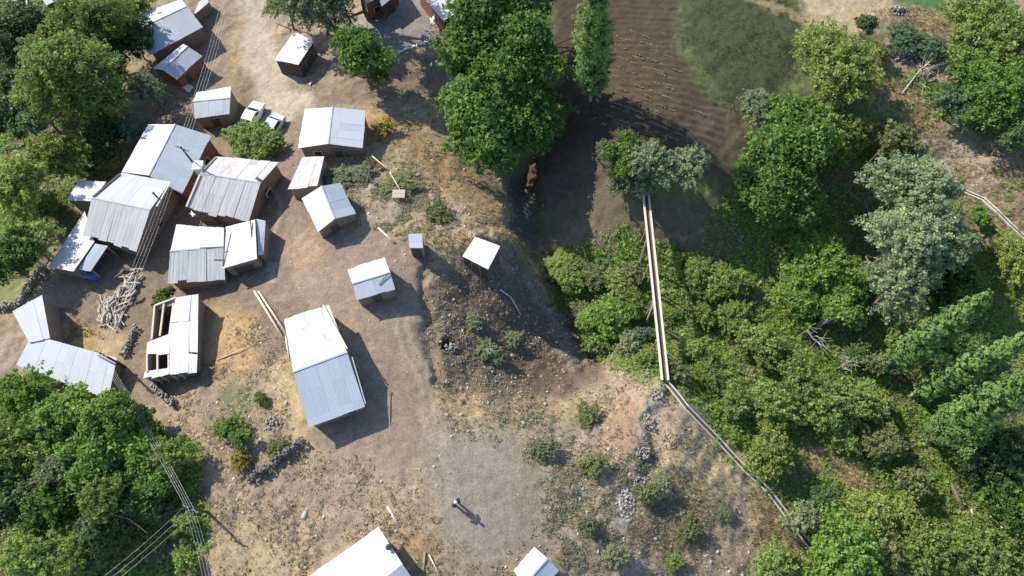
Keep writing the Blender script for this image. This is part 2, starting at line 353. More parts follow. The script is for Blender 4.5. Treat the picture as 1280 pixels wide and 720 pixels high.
# hollow and lower slopes
paint(E((630,415), (98,88), 25), DSOIL_SHADE * 1.15, .92, .7); paint(E((700,448), (62,42), 10), DSOIL_SHADE * 1.15, .88, .6); paint(E((580,505), (50,16), 15), STRAW * .8, .6); paint(E((700,510), (60,16), 8), STRAW * .85, .5)  # dark soil, with the hollow's shadows painted into its colour
paint(E((775,530), (20,46), 5), SOIL * (1.12, .96, .85), .85, .15); paint(E((690,600), (60,60)), WEED * 1.1, .55, .6); paint(E((780,640), (60,70)), WEED * 1.1 + ROCK * .15, .55, .7)
paint(E((840,650), (40,50), 10), STRAW, .65); paint(E((880,570), (70,50), 20), SOIL * .9 + STRAW * .2, .75, .7); paint(E((880,585), (46,34), 30), STRAW * .95, .6); paint(E((975,660), (60,22), 50), STRAW * .9, .7); paint(E((1040,585), (50,20), 25), STRAW * .85, .7)
paint(Ln([(823,478),(808,530),(802,620)], 9), ROCK * .9, .8, 1.0); paint(E((785,630), (14,34), 15), ROCK * 1.2, .6)
paint(Ln([(1185,590),(1215,640),(1225,675)], 9), SOIL * .6, .8)
# straw rows left on the ploughed field
ROWS = [((748,78),(760,79)),((752,88),(768,89)),((748,97),(764,98)),((750,103),(762,104)),((748,108),(770,116)),((742,114),(780,124)),((764,128),(804,143)),((806,134),(826,142)),
             ((822,117),(845,126)),((790,70),(805,75)),((800,53),(822,59)),((770,45),(778,52)),((815,148),(842,160)),((795,153),(806,158)),((808,168),(830,178)),((830,105),(840,109)),
             ((868,138),(882,145)),((775,172),(815,180)),((832,170),(846,176)),((745,147),(740,151)),((812,85),(830,92)),((800,117),(815,122))]
paint(Ln([(628,312),(668,348),(690,400),(722,446)], 15), ROCK * .62, .85, 1.7); paint(Ln([(600,292),(640,300),(668,328),(690,362)], 8), STRAW * .9, .7, 1.2)
paint(E((1185,592),(30,12),60), SOIL * .7, .6); paint(E((1040,585),(62,20),28), STRAW * .95, .85); paint(E((985,668),(60,20),50), STRAW * .9, .8)
for pts in ([(310,-20),(318,50),(338,108)],[(326,-20),(333,50),(352,105)],[(500,400),(520,470),(540,560)],[(512,395),(533,470),(556,560)],[(350,240),(345,300),(335,350)],[(440,395),(500,390),(525,395)]): paint(Ln(pts, 3.2, .8), DUST * .95, .45)
mott = (0.72 + 0.56 * fbm(X / .45, Y / .45, 31, 3)) * (0.8 + 0.4 * f3)
COLR *= mott[..., None] * .86
ridge = (1 - np.abs(2 * fbm(X / 2.6, Y / 2.6, 61, 4) - 1) - .6) * 1.0 * np.clip(ROUGH - .25, 0, 1.5)
micro = ridge + (fbm(X / 1.3, Y / 1.3, 41, 5, .55) - .5) * 0.9 * ROUGH + (fbm(X / .35, Y / .35, 42, 3) - .5) * 0.16 * ROUGH
Z = Zb + micro * (1 - far) - 1.7 * E((559,431), (8,6.5), 0, .4, PX, PY) - 1.6 * Ln([(662,205),(656,270),(680,330),(712,395),(752,440)], 15, .9) - .45 * Ln([(834,496),(824,520),(817,550),(812,612)], 13, .95) - .45 * Ln([(528,325),(536,400),(548,470),(585,510)], 6, .9) + .5 * Ln([(600,292),(640,302),(668,330)], 9, .8) + (.03 + .06 * f1) * np.sin(Y * 6.5 + X * 1.6 + 5 * fbm(X / 3, Y / 3, 71)) * PG([(690,-100),(840,-100),(850,60),(905,150),(900,190),(770,190),(735,150),(735,60)], 10)
ny, nx = X.shape
ii = np.arange(nx * ny).reshape(ny, nx)
F = np.stack([ii[:-1, :-1], ii[:-1, 1:], ii[1:, 1:], ii[1:, :-1]], -1).reshape(-1, 4)
gm, N, L, b = new_mat('ground_soil')
at_ = N.new("ShaderNodeAttribute"); at_.attribute_name = "cover"
tc = N.new("ShaderNodeTexCoord"); nz = N.new("ShaderNodeTexNoise"); nz.inputs['Scale'].default_value = 5.5; nz.inputs['Detail'].default_value = 9; nz.inputs['Roughness'].default_value = 0.72
L.new(tc.outputs['Object'], nz.inputs['Vector'])
mr = N.new("ShaderNodeMapRange"); mr.inputs[1].default_value = .3; mr.inputs[2].default_value = .7; mr.inputs[3].default_value = .62; mr.inputs[4].default_value = 1.32; L.new(nz.outputs[0], mr.inputs[0])
vm = N.new("ShaderNodeVectorMath"); vm.operation = 'SCALE'; L.new(at_.outputs['Color'], vm.inputs[0]); L.new(mr.outputs[0], vm.inputs['Scale']); L.new(vm.outputs[0], b.inputs['Base Color'])
b.inputs['Roughness'].default_value = 0.95; b.inputs['Specular IOR Level'].default_value = 0.1
bp = N.new("ShaderNodeBump"); bp.inputs['Strength'].default_value = 0.6; bp.inputs['Distance'].default_value = 0.08; L.new(nz.outputs[0], bp.inputs['Height']); L.new(bp.outputs[0], b.inputs['Normal'])
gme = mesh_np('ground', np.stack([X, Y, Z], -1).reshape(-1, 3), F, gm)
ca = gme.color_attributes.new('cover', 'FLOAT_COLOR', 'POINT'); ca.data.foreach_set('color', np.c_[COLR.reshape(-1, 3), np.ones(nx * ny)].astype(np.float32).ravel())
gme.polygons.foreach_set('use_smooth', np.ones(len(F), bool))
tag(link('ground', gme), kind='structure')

# ------------------------------------------------------------------ buildings
def shell(name, root, A, R, B, ins_u=0.04, ins_v=0.06, base=None, mat=None):
    """walls under a roof given as section lines A (eave), R (ridge), B (eave): each (p0,p1); base = floor z"""
    o = root.location
    def P(t, k):   # section at u = t, k = 0 eave A, 1 ridge, 2 eave B
        a = A[0].lerp(A[1], t); r = R[0].lerp(R[1], t); c = B[0].lerp(B[1], t)
        return (a.lerp(r, ins_v), r, c.lerp(r, ins_v))[k]
    bm = bmesh.new(); rows = []
    for t in (ins_u, 1 - ins_u):
        tops = [P(t, k) - o - Vector((0, 0, .05)) for k in range(3)]
        rows.append(([bm.verts.new(v) for v in tops], [bm.verts.new((v.x, v.y, base - o.z)) for v in tops]))
    (t0, b0), (t1, b1) = rows
    bm.faces.new((b0[0], b0[1], b0[2], t0[2], t0[1], t0[0])); bm.faces.new((t1[0], t1[1], t1[2], b1[2], b1[1], b1[0]))
    bm.faces.new((t0[0], t1[0], b1[0], b0[0])); bm.faces.new((b0[2], b1[2], t1[2], t0[2]))
    bm.faces.new((t0[0], t0[1], t1[1], t1[0])); bm.faces.new((t0[1], t0[2], t1[2], t1[1]))
    bmesh.ops.recalc_face_normals(bm, faces=bm.faces)
    corners = [b0[0].co.copy(), b0[2].co.copy(), b1[2].co.copy(), b1[0].co.copy()]; heights = [t0[0].co.z, t0[2].co.z, t1[2].co.z, t1[0].co.z]
    from_bm('wall', bm, mat, root)
    return corners, heights
def wall_panel(root, p, q, t, wdt, z0, z1, name, mat, proud=0.04, label=None, frame=None):
    """a door or window panel standing proud of the wall p-q (root-local), centred at fraction t; outward = right of p->q"""
    d = (q - p); d.z = 0; L_ = d.length; d.normalize(); nrm = Vector((d.y, -d.x, 0))
    c = p.lerp(q, t); bm = bmesh.new(); rot = Matrix((d, nrm, Vector((0, 0, 1)))).transposed()
    add_box(bm, (c.x + nrm.x * proud / 2, c.y + nrm.y * proud / 2, (z0 + z1) / 2), (wdt, proud + .02, z1 - z0), rot)
    o = from_bm(name, bm, mat, root)
    if frame:
        bm = bmesh.new()
        for s in (-1, 1):
            add_box(bm, Vector((c.x, c.y, (z0 + z1) / 2)) + d * s * (wdt / 2 + .04) + nrm * .03, (.08, .1, z1 - z0), rot)
        add_box(bm, Vector((c.x, c.y, z1 + .04)) + nrm * .03, (wdt + .16, .1, .08), rot)
        from_bm('frame', bm, frame, o)
    return o
def openings(root, corners, z_floor, spec):
    cen = sum(corners, Vector()) / 4
    for side, t, kind in spec:
        p, q = corners[side].copy(), corners[(side + 1) % 4].copy()
        d = q - p; nrm = Vector((d.y, -d.x, 0))
        if nrm.dot(p - cen) < 0: p, q, t = q, p, 1 - t
        if kind == 'door': wall_panel(root, p, q, t, .9, z_floor - .1, z_floor + 1.8, 'door', DWOOD, frame=WOOD)
        elif kind == 'gate': wall_panel(root, p, q, t, 1.9, z_floor - .1, z_floor + 1.9, 'door', DWOOD, frame=WOOD)
        else: wall_panel(root, p, q, t, .8, z_floor + .9, z_floor + 1.6, 'window', DARK, frame=PALEWOOD)
def gable(name, label, cat, A, R, B, he, hr, mA, mB, wall, th=.06, group=None, spec=(), roughen=0.0, heB=None, cap=True):
    cpx = [sum(p[i] for p in A + B) / 4 for i in (0, 1)]; g = at(cpx[0], cpx[1], (he + hr) / 2); z0 = float(zg(g.x, g.y))
    A = [atz(*p, z0 + he) for p in A]; R = [atz(*p, z0 + hr) for p in R]; B = [atz(*p, z0 + (heB if heB is not None else he)) for p in B]
    root = empty(name, (g.x, g.y, z0), label, cat, group); o = root.location
    for Q, m in ((A, mA), (B, mB)):
        bm = bmesh.new(); uvl = bm.loops.layers.uv.new("UVMap")
        sheets(bm, [R[0] - o, R[1] - o, Q[1] - o, Q[0] - o], th, uvl, rag=.1 if m in (OLD, RUSTY) else .018, uoff= (random.uniform(0, 50), random.uniform(0, 50)))
        bmesh.ops.recalc_face_normals(bm, faces=bm.faces); from_bm('roof_slope', bm, m, root)
    if cap:
        bm = bmesh.new(); d = (R[1] - R[0]).normalized()
        add_bar(bm, R[0] - o - d * .03 + Vector((0, 0, .0)), R[1] - o + d * .03, .16, .09); from_bm('ridge_cap', bm, mB, root)
    base = min(float(zg(p.x, p.y)) for p in A + B) - 0.6
    cs, hs = shell('wall', root, A, R, B, base=base, mat=wall)
    openings(root, cs, 0.0, spec)
    return root
def mono(name, label, cat, q, hs, mat, wall, th=.06, group=None, spec=(), walls=True, z0=None):
    """single-slope roof: q = four pixel corners in order, hs = heights of the corners"""
    c = [sum(p[i] for p in q) / 4 for i in (0, 1)]; g = at(c[0], c[1], sum(hs) / 4)
    if z0 is None: z0 = float(zg(g.x, g.y))
    P = [atz(*p, z0 + h) for p, h in zip(q, hs)]
    root = empty(name, (g.x, g.y, z0), label, cat, group); o = root.location
    bm = bmesh.new(); uvl = bm.loops.layers.uv.new("UVMap"); sheets(bm, [p - o for p in P], th, uvl, (random.uniform(0, 50), random.uniform(0, 50)), rag=.1 if mat in (OLD, RUSTY) else .02)
    bmesh.ops.recalc_face_normals(bm, faces=bm.faces); from_bm('roof', bm, mat, root)
    base = min(float(zg(p.x, p.y)) for p in P) - .6
    cen = sum(P, Vector()) / 4
    I = [p.lerp(cen, .07) for p in P]
    if walls:
        bm = bmesh.new(); tv = [bm.verts.new(p - o - Vector((0, 0, .05))) for p in I]; bv = [bm.verts.new((p.x - o.x, p.y - o.y, base - o.z)) for p in I]
        bm.faces.new(tv); 
        for i in range(4): bm.faces.new((tv[i], bv[i], bv[(i + 1) % 4], tv[(i + 1) % 4]))
        bmesh.ops.recalc_face_normals(bm, faces=bm.faces)
        cs = [v.co.copy() for v in bv]; from_bm('wall', bm, wall, root); openings(root, cs, 0.0, spec)
    else:
        for p in I:
            bm = bmesh.new(); add_bar(bm, p - o - Vector((0, 0, .05)), Vector((p.x - o.x, p.y - o.y, base - o.z)), .14, .14); from_bm('post', bm, WOOD, root)
    return root, P, z0

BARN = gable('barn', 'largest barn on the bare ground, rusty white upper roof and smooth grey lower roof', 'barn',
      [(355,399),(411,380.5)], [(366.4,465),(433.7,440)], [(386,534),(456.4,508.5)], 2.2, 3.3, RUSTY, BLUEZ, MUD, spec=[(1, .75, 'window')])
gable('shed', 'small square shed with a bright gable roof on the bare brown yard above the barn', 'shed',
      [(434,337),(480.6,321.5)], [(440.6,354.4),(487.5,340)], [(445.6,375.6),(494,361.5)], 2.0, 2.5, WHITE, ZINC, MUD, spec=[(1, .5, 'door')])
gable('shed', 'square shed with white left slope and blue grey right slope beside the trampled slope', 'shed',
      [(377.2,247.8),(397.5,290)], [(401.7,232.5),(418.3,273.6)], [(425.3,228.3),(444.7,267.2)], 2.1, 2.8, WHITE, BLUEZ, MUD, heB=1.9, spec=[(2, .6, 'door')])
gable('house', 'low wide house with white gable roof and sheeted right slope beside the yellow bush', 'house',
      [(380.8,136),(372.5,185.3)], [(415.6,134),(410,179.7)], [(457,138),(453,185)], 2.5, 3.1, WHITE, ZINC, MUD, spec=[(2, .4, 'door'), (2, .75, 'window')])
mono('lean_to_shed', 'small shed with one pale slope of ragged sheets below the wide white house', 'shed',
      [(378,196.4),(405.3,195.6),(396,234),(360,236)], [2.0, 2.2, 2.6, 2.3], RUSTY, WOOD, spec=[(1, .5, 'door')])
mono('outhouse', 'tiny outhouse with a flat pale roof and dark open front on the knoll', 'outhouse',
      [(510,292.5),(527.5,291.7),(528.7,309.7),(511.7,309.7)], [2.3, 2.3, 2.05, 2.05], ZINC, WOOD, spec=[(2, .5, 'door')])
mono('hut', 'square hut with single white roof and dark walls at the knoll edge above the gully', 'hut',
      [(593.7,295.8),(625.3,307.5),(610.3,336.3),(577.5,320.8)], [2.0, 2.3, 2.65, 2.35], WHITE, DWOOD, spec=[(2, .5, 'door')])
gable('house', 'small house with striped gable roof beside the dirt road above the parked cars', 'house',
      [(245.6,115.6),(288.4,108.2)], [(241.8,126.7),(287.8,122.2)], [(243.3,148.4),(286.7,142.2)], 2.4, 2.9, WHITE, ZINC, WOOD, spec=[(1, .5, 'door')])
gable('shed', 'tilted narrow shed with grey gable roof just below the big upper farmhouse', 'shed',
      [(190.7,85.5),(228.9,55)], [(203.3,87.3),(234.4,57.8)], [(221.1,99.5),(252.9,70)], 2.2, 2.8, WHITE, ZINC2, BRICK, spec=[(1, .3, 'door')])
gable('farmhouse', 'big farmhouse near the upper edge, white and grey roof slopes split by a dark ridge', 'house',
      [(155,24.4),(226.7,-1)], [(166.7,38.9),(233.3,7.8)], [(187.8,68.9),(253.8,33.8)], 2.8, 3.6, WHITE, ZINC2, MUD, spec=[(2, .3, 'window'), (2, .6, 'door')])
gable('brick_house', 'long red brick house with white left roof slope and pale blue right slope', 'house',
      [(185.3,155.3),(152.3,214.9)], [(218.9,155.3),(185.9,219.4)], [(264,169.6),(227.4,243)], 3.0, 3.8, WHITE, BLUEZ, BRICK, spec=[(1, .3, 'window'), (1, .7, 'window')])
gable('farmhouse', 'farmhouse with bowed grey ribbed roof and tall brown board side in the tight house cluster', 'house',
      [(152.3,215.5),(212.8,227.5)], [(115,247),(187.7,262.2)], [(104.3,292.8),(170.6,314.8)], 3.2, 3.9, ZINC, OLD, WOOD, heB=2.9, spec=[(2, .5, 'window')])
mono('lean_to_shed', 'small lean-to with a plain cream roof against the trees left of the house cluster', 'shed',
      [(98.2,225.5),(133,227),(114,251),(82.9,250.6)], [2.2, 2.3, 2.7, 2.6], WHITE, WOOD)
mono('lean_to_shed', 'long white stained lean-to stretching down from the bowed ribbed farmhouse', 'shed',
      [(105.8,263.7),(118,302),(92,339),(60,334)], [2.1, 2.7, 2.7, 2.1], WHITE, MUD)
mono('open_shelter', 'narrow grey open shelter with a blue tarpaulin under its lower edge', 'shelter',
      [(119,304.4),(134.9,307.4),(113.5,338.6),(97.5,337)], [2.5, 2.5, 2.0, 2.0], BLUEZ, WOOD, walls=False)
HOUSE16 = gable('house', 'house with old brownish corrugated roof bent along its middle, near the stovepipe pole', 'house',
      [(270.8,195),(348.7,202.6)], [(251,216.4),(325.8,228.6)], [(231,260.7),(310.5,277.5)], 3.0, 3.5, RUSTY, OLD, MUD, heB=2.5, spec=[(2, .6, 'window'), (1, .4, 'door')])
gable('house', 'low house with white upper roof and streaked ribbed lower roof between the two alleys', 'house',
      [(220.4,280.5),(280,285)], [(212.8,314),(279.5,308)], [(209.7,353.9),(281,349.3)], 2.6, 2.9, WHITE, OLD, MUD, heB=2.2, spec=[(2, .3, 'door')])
mono('annex', 'bright annex roof with dark edge strips adjoining the streaked low house', 'annex',
      [(281.8,283.6),(319,274.4),(321.2,323.3),(278.5,335.5)], [2.5, 2.8, 2.9, 2.55], WHITE, WOOD, spec=[(2, .5, 'gate')])
mono('lean_to_shed', 'sliver of pale lean-to roof along the right side of the bright annex', 'shed',
      [(320.5,273.5),(332,276),(329,318),(322.8,319)], [2.3, 2.1, 2.0, 2.2], ZINC, WOOD)
mono('open_shed', 'white roofed shed open in front with dark interior beside the grey green tree', 'shed',
      [(368,39),(392,52),(373,81),(342.7,75)], [2.3, 2.8, 2.8, 2.3], WHITE, DWOOD, spec=[(1, .4, 'gate')])
# the L-shaped house: two wings under one roof
r19, P19, z19 = mono('angled_house', 'angled house with two joined grey roof wings at the edge of the lower left wood', 'house',
      [(40,418),(146,447.5),(135,499),(20,456)], [2.4, 2.4, 2.2, 2.2], ZINC, MUD, spec=[(0, .5, 'door')])
q = [(15.5,389),(52.5,368.7),(62.5,423),(36,428)]
bm = bmesh.new(); uvl = bm.loops.layers.uv.new("UVMap"); W19 = [atz(*p, z19 + h) for p, h in zip(q, (2.5, 2.5, 2.48, 2.48))]
sheets(bm, [p - r19.location for p in W19], .06, uvl, (3, 0)); bmesh.ops.recalc_face_normals(bm, faces=bm.faces); from_bm('roof', bm, ZINC, r19)
bm = bmesh.new(); cW = sum(W19, Vector()) / 4; tv = [p.lerp(cW, .08) - r19.location for p in W19]
vt = [bm.verts.new(v - Vector((0, 0, .06))) for v in tv]; vb = [bm.verts.new((v.x, v.y, -1.6)) for v in tv]; bm.faces.new(vt)
for i in range(4): bm.faces.new((vt[i], vb[i], vb[(i + 1) % 4], vt[(i + 1) % 4]))
bmesh.ops.recalc_face_normals(bm, faces=bm.faces); from_bm('wall', bm, MUD, r19)
# ruined barn: roof sheets with two holes over a wall ring and rafters
def ruined_barn():
    g = at(213, 425, 2.2); z0 = float(zg(g.x, g.y)); root = empty('ruined_barn', (g.x, g.y, z0), 'ruined barn with holes torn in its white roof and bare rafters showing', 'barn'); o = root.location
    T = lambda x, y, h: atz(x, y, z0 + h) - o
    pieces = [[(220,372),(248,367.5),(247.5,400),(212,404)], [(212,404),(247.5,400),(247,443),(212.5,440)], [(184,428),(212,417),(212.4,440),(183,443)], [(212.4,440),(247,443),(246,465),(212,468)], [(181,464),(212,460),(212,468),(178,476)]]
    for q in pieces:
        bm = bmesh.new(); uvl = bm.loops.layers.uv.new("UVMap")
        hs = [2.45 - (p[1] - 367) * .0006 - (248 - p[0]) * .004 + random.uniform(0, .07) for p in q]
        sheets(bm, [T(*p, h) for p, h in zip(q, hs)], .06, uvl, (random.uniform(0, 9), 0), rag=.12); bmesh.ops.recalc_face_normals(bm, faces=bm.faces); from_bm('roof_sheet', bm, WHITE, root)
    for a, b_ in [((193.5,382),(190,424)), ((217,379),(212,418)), ((193.5,382),(220,372)), ((184,443),(184,465)), ((197,443),(197,465)), ((211,440),(211,466)), ((205,380),(200,420))]:
        bm = bmesh.new(); add_bar(bm, T(*a, 2.2), T(*b_, 2.2), .16, .16); from_bm('rafter', bm, PALEWOOD, root)
    ring = [T(*p, 2.1) for p in [(194,384),(244,372),(242,462),(183,470)]]
    for i in range(4):
        a, b_ = ring[i], ring[(i + 1) % 4]; bm = bmesh.new()
        d = (b_ - a); d.z = 0; d.normalize(); n2 = Vector((-d.y, d.x, 0)) * .2; vs = []
        for p in (a, b_):
            for s in (1, -1):
                for z in (2.05, -1.5): vs.append(bm.verts.new((p.x + n2.x * s, p.y + n2.y * s, z)))
        bmesh.ops.convex_hull(bm, input=vs); from_bm('wall', bm, MUD, root)
    for x in (183, 191, 201, 214, 224):
        bm = bmesh.new(); p = T(x, 472 - (x - 183) * .12, 2.1); add_bar(bm, p, Vector((p.x, p.y - .1, -.8)), .13, .13); from_bm('post', bm, PALEWOOD, root)
    c = sum(ring, Vector()) / 4; bm = bmesh.new(); vs = [bm.verts.new((r.x, r.y, .05)) for r in ring]; bm.faces.new(vs); from_bm('floor', bm, DWOOD, root)
ruined_barn()
# bottom edge buildings
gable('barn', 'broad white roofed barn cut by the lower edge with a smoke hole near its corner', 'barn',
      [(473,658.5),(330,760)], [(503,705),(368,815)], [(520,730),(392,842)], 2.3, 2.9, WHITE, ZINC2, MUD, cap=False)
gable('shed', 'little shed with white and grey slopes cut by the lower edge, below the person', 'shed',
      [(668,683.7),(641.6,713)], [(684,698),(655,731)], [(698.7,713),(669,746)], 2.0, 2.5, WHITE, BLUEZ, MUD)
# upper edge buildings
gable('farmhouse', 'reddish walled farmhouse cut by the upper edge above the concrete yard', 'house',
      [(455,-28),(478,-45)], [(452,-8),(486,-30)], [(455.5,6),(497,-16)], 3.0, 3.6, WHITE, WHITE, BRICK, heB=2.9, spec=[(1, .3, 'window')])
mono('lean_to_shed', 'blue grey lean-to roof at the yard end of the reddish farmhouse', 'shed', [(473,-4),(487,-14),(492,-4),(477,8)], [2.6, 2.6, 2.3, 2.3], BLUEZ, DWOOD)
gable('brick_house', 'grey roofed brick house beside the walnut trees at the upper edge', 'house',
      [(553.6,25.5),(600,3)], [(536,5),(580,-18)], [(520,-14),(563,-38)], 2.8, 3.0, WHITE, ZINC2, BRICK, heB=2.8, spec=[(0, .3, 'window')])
mono('shed', 'pinkish roofed shed in the far upper left corner behind the trees', 'shed', [(8,-10),(32,-6),(36,9),(28.5,15)], [2.4, 2.4, 2.2, 2.2], RUSTY, MUD)
mono('shed', 'grey roofed shed peeping over the upper edge beside the pinkish roof', 'shed', [(45,-14),(70,-16),(72,0),(58,7)], [2.4, 2.4, 2.2, 2.2], ZINC2, MUD)
mono('shed', 'small white roof at the upper edge above the pale green tree', 'shed', [(84,-8),(100,-10),(101,0),(91,6)], [2.4, 2.4, 2.2, 2.2], WHITE, MUD)
mono('hut', 'tiny white roofed hut half hidden under leaves left of the big farmhouse', 'hut', [(122,14),(131,12),(138,24),(129,31)], [2.2, 2.2, 2.0, 2.0], WHITE, MUD)
mono('lean_to_shed', 'narrow white lean-to at the right end of the big upper farmhouse', 'shed', [(249,2),(259,-4),(261,3),(241,20)], [1.7, 1.7, 1.6, 1.6], WHITE, MUD)


# ------------------------------------------------------------------ trees and shrubs
def rdirs(n, rg):
    d = rg.normal(size=(n, 3)); return d / np.linalg.norm(d, axis=1, keepdims=True)
def leaf_quads(P, Nn, size, rg, aspect=0.7):
    """diamond leaf clumps: centres P, normals Nn"""
    n = len(P); Nn = Nn / (np.linalg.norm(Nn, axis=1, keepdims=True) + 1e-9)
    t = np.cross(Nn, rdirs(n, rg)); t /= (np.linalg.norm(t, axis=1, keepdims=True) + 1e-9); b_ = np.cross(Nn, t)
    s = (size * np.clip(np.exp(rg.normal(-.12, .42, n)), .35, 2.2))[:, None]
    fold = Nn * s * rg.uniform(-.25, .25, (n, 1))
    V = np.stack([P + t * s * .6, P + b_ * s * .6 * aspect + fold, P - t * s * .6, P - b_ * s * .6 * aspect + fold], 1).reshape(-1, 3)
    return V
def crown_mesh(name, mat, r, vs, nblob, nleaf, leaf, seed, soft=False):
    rg = np.random.default_rng(seed)
    ph = rg.uniform(0, 6.28, 3)
    def lobes(c):
        a_ = np.arctan2(c[:, 1], c[:, 0]); k = 1 + .2 * np.cos(2 * a_ + ph[0]) + .14 * np.cos(3 * a_ + ph[1]) + .1 * np.cos(5 * a_ + ph[2]); c[:, :2] *= k[:, None]; return c
    d = rdirs(nblob, rg); d[:, 2] = np.abs(d[:, 2]) * 1.0 - .35 * rg.random(nblob)
    if not soft:
        c = lobes(d * (rg.uniform(.35, 1.0, (nblob, 1)) ** .6) * .74); rad = rg.uniform(.17, .36, nblob)
        c = np.r_[c, [[0, 0, -.1]]]; rad = np.r_[rad, .4]
        k2 = nblob * 7; src = rg.integers(0, len(c), k2); d2 = rdirs(k2, rg); d2[:, 2] = np.abs(d2[:, 2]) * .9 - .2
        c2 = c[src] + d2 * rad[src][:, None] * rg.uniform(.8, 1.25, (k2, 1)); r2 = rg.uniform(.05, .13, k2)
        C_ = np.r_[c, c2]; R_ = np.r_[rad, r2]; wgt = R_ ** 1.45; wgt /= wgt.sum(); bi = rg.choice(len(C_), nleaf, p=wgt)
        dd = rdirs(nleaf, rg); dd[:, 2] = np.where(dd[:, 2] < -.35, -dd[:, 2], dd[:, 2])
        P = C_[bi] + dd * (R_[bi] * np.clip(rg.normal(.88, .22, nleaf), .1, 1.5))[:, None]
        Nn = dd * .45 + np.array([0, 0, .5]) + rdirs(nleaf, rg) * .85; bt = rg.random(len(C_))[bi]
    else:
        # feathery: sprays that start inside the crown and arch outwards and upwards
        ns = nblob * 9; ds = rdirs(ns, rg); ds[:, 2] = np.abs(ds[:, 2]) * .95 - .22; e = lobes(ds * rg.uniform(.55, 1.12, (ns, 1)) ** .8); s0 = e * rg.uniform(.25, .6, (ns, 1)) - np.array([0, 0, .12])
        bi = rg.integers(0, ns, nleaf); t = rg.random(nleaf) ** .75; w_ = (.16 * (1 - .72 * t))[:, None]
        P = s0[bi] + (e - s0)[bi] * t[:, None] + np.c_[np.zeros((nleaf, 2)), .10 * np.sin(t * 3.0)] + rg.normal(size=(nleaf, 3)) * w_ * .62
        Nn = ds[bi] * .4 + np.array([0, 0, .5]) + rdirs(nleaf, rg) * .9; bt = rg.random(ns)[bi]
    P = P * np.array([r, r, r * vs])
    V = leaf_quads(P, Nn, leaf, rg, .62)
    me = mesh_np(name, V, np.arange(len(V)).reshape(-1, 4), mat)
    t = np.clip(.45 * bt + .55 * rg.random(nleaf), 0, 1)
    a = me.attributes.new('tint', 'FLOAT', 'FACE'); a.data.foreach_set('value', t.astype(np.float32))
    return me
def column_mesh(name, mat, r, h, nleaf, leaf, seed):
    """poplar: upward plumes round a straight stem, z from 0 to h"""
    rg = np.random.default_rng(seed); npl = 460
    z0 = rg.uniform(.06, .9, npl) ** .9 * h; an = rg.uniform(0, 6.28, npl)
    prof = lambda z: np.clip(np.minimum((z / h) * 5 + .2, 1.05 - .75 * np.maximum(z / h - .55, 0) / .45), .15, 1)
    ln = rg.uniform(.7, 1.7, npl)
    bi = rg.integers(0, npl, nleaf); t = rg.random(nleaf)
    z = z0[bi] + ln[bi] * t; rr = r * prof(np.clip(z, 0, h)) * (.35 + .65 * np.minimum(1, t * 1.4)) * rg.uniform(.75, 1.1, nleaf) * (.5 + .75 * ((bi * 37) % 23) / 23)
    a_ = an[bi] + rg.normal(0, .13, nleaf)
    P = np.c_[np.cos(a_) * rr, np.sin(a_) * rr, np.minimum(z, h * 1.02)]
    Nn = np.c_[np.cos(a_), np.sin(a_), np.full(nleaf, .55)] + rdirs(nleaf, rg) * .65
    V = leaf_quads(P, Nn, leaf, rg)
    me = mesh_np(name, V, np.arange(len(V)).reshape(-1, 4), mat)
    tt = np.clip(.4 * (((bi * 53) % 100) / 100) + .6 * rg.random(nleaf), 0, 1)
    at2 = me.attributes.new('tint', 'FLOAT', 'FACE'); at2.data.foreach_set('value', tt.astype(np.float32)); return me
def tubes(segs, n=6):
    """list of (a, b, ra, rb) -> verts, faces of open tapered tubes"""
    V = []; F = []
    for a, b_, ra, rb in segs:
        a = np.array(a, float); b_ = np.array(b_, float); d = b_ - a; d /= np.linalg.norm(d) + 1e-9
        u = np.cross(d, [0.3, .9, .1]); u /= np.linalg.norm(u) + 1e-9; v = np.cross(d, u); k = len(V)
        for p, r_ in ((a, ra), (b_, rb)):
            for i in range(n):
                t = 6.2832 * i / n; V.append(p + (u * math.cos(t) + v * math.sin(t)) * r_)
        F += [(k + i, k + (i + 1) % n, k + n + (i + 1) % n, k + n + i) for i in range(n)]
    return np.array(V), np.array(F)
def branch_segs(rg, base, h, r, lean=.06, nl=6, sub=3, spread=.75, top=1.0):
    segs = []; p = np.array(base, float); rr = r; pts = [p]
    for k in range(4):
        q = p + np.array([rg.normal(0, lean) * h, rg.normal(0, lean) * h, h * .25 * top]); segs.append((p, q, rr, rr * .78)); p = q; rr *= .78; pts.append(p)
    for k in range(nl):
        s = pts[rg.integers(1, 5)]; an = 6.2832 * k / nl + rg.uniform(-.4, .4); L_ = h * spread * rg.uniform(.45, .8)
        e = s + np.array([math.cos(an) * L_ * .75, math.sin(an) * L_ * .75, L_ * .5]); segs.append((s, e, r * .45, r * .2))
        for j in range(sub):
            e2 = e + rg.normal(0, .32, 3) * L_ + np.array([0, 0, .15 * L_]); segs.append((e, e2, r * .2, r * .06))
    return segs
CLS = {'big': (4.5, 34, 26000, .235), 'mid': (2.6, 22, 12000, .19), 'small': (1.25, 14, 4200, .13)}
PROTO = {}
def crown_proto(kind, cls, var, vs):
    key = (kind, cls, var)
    if key not in PROTO:
        r, nb, nl, lf = CLS[cls]; soft = kind in ('silver', 'grey', 'olive', 'yellow', 'light', 'autumn', 'teal') or (var == 1)
        me = crown_mesh('crown', LEAF[kind], r, vs, nb, nl, lf * (.85 if soft else 1.0), sum(map(ord, kind + cls)) * 7 + var, soft)
        PROTO[key] = bpy.data.objects.new('crown', me)
    return PROTO[key]
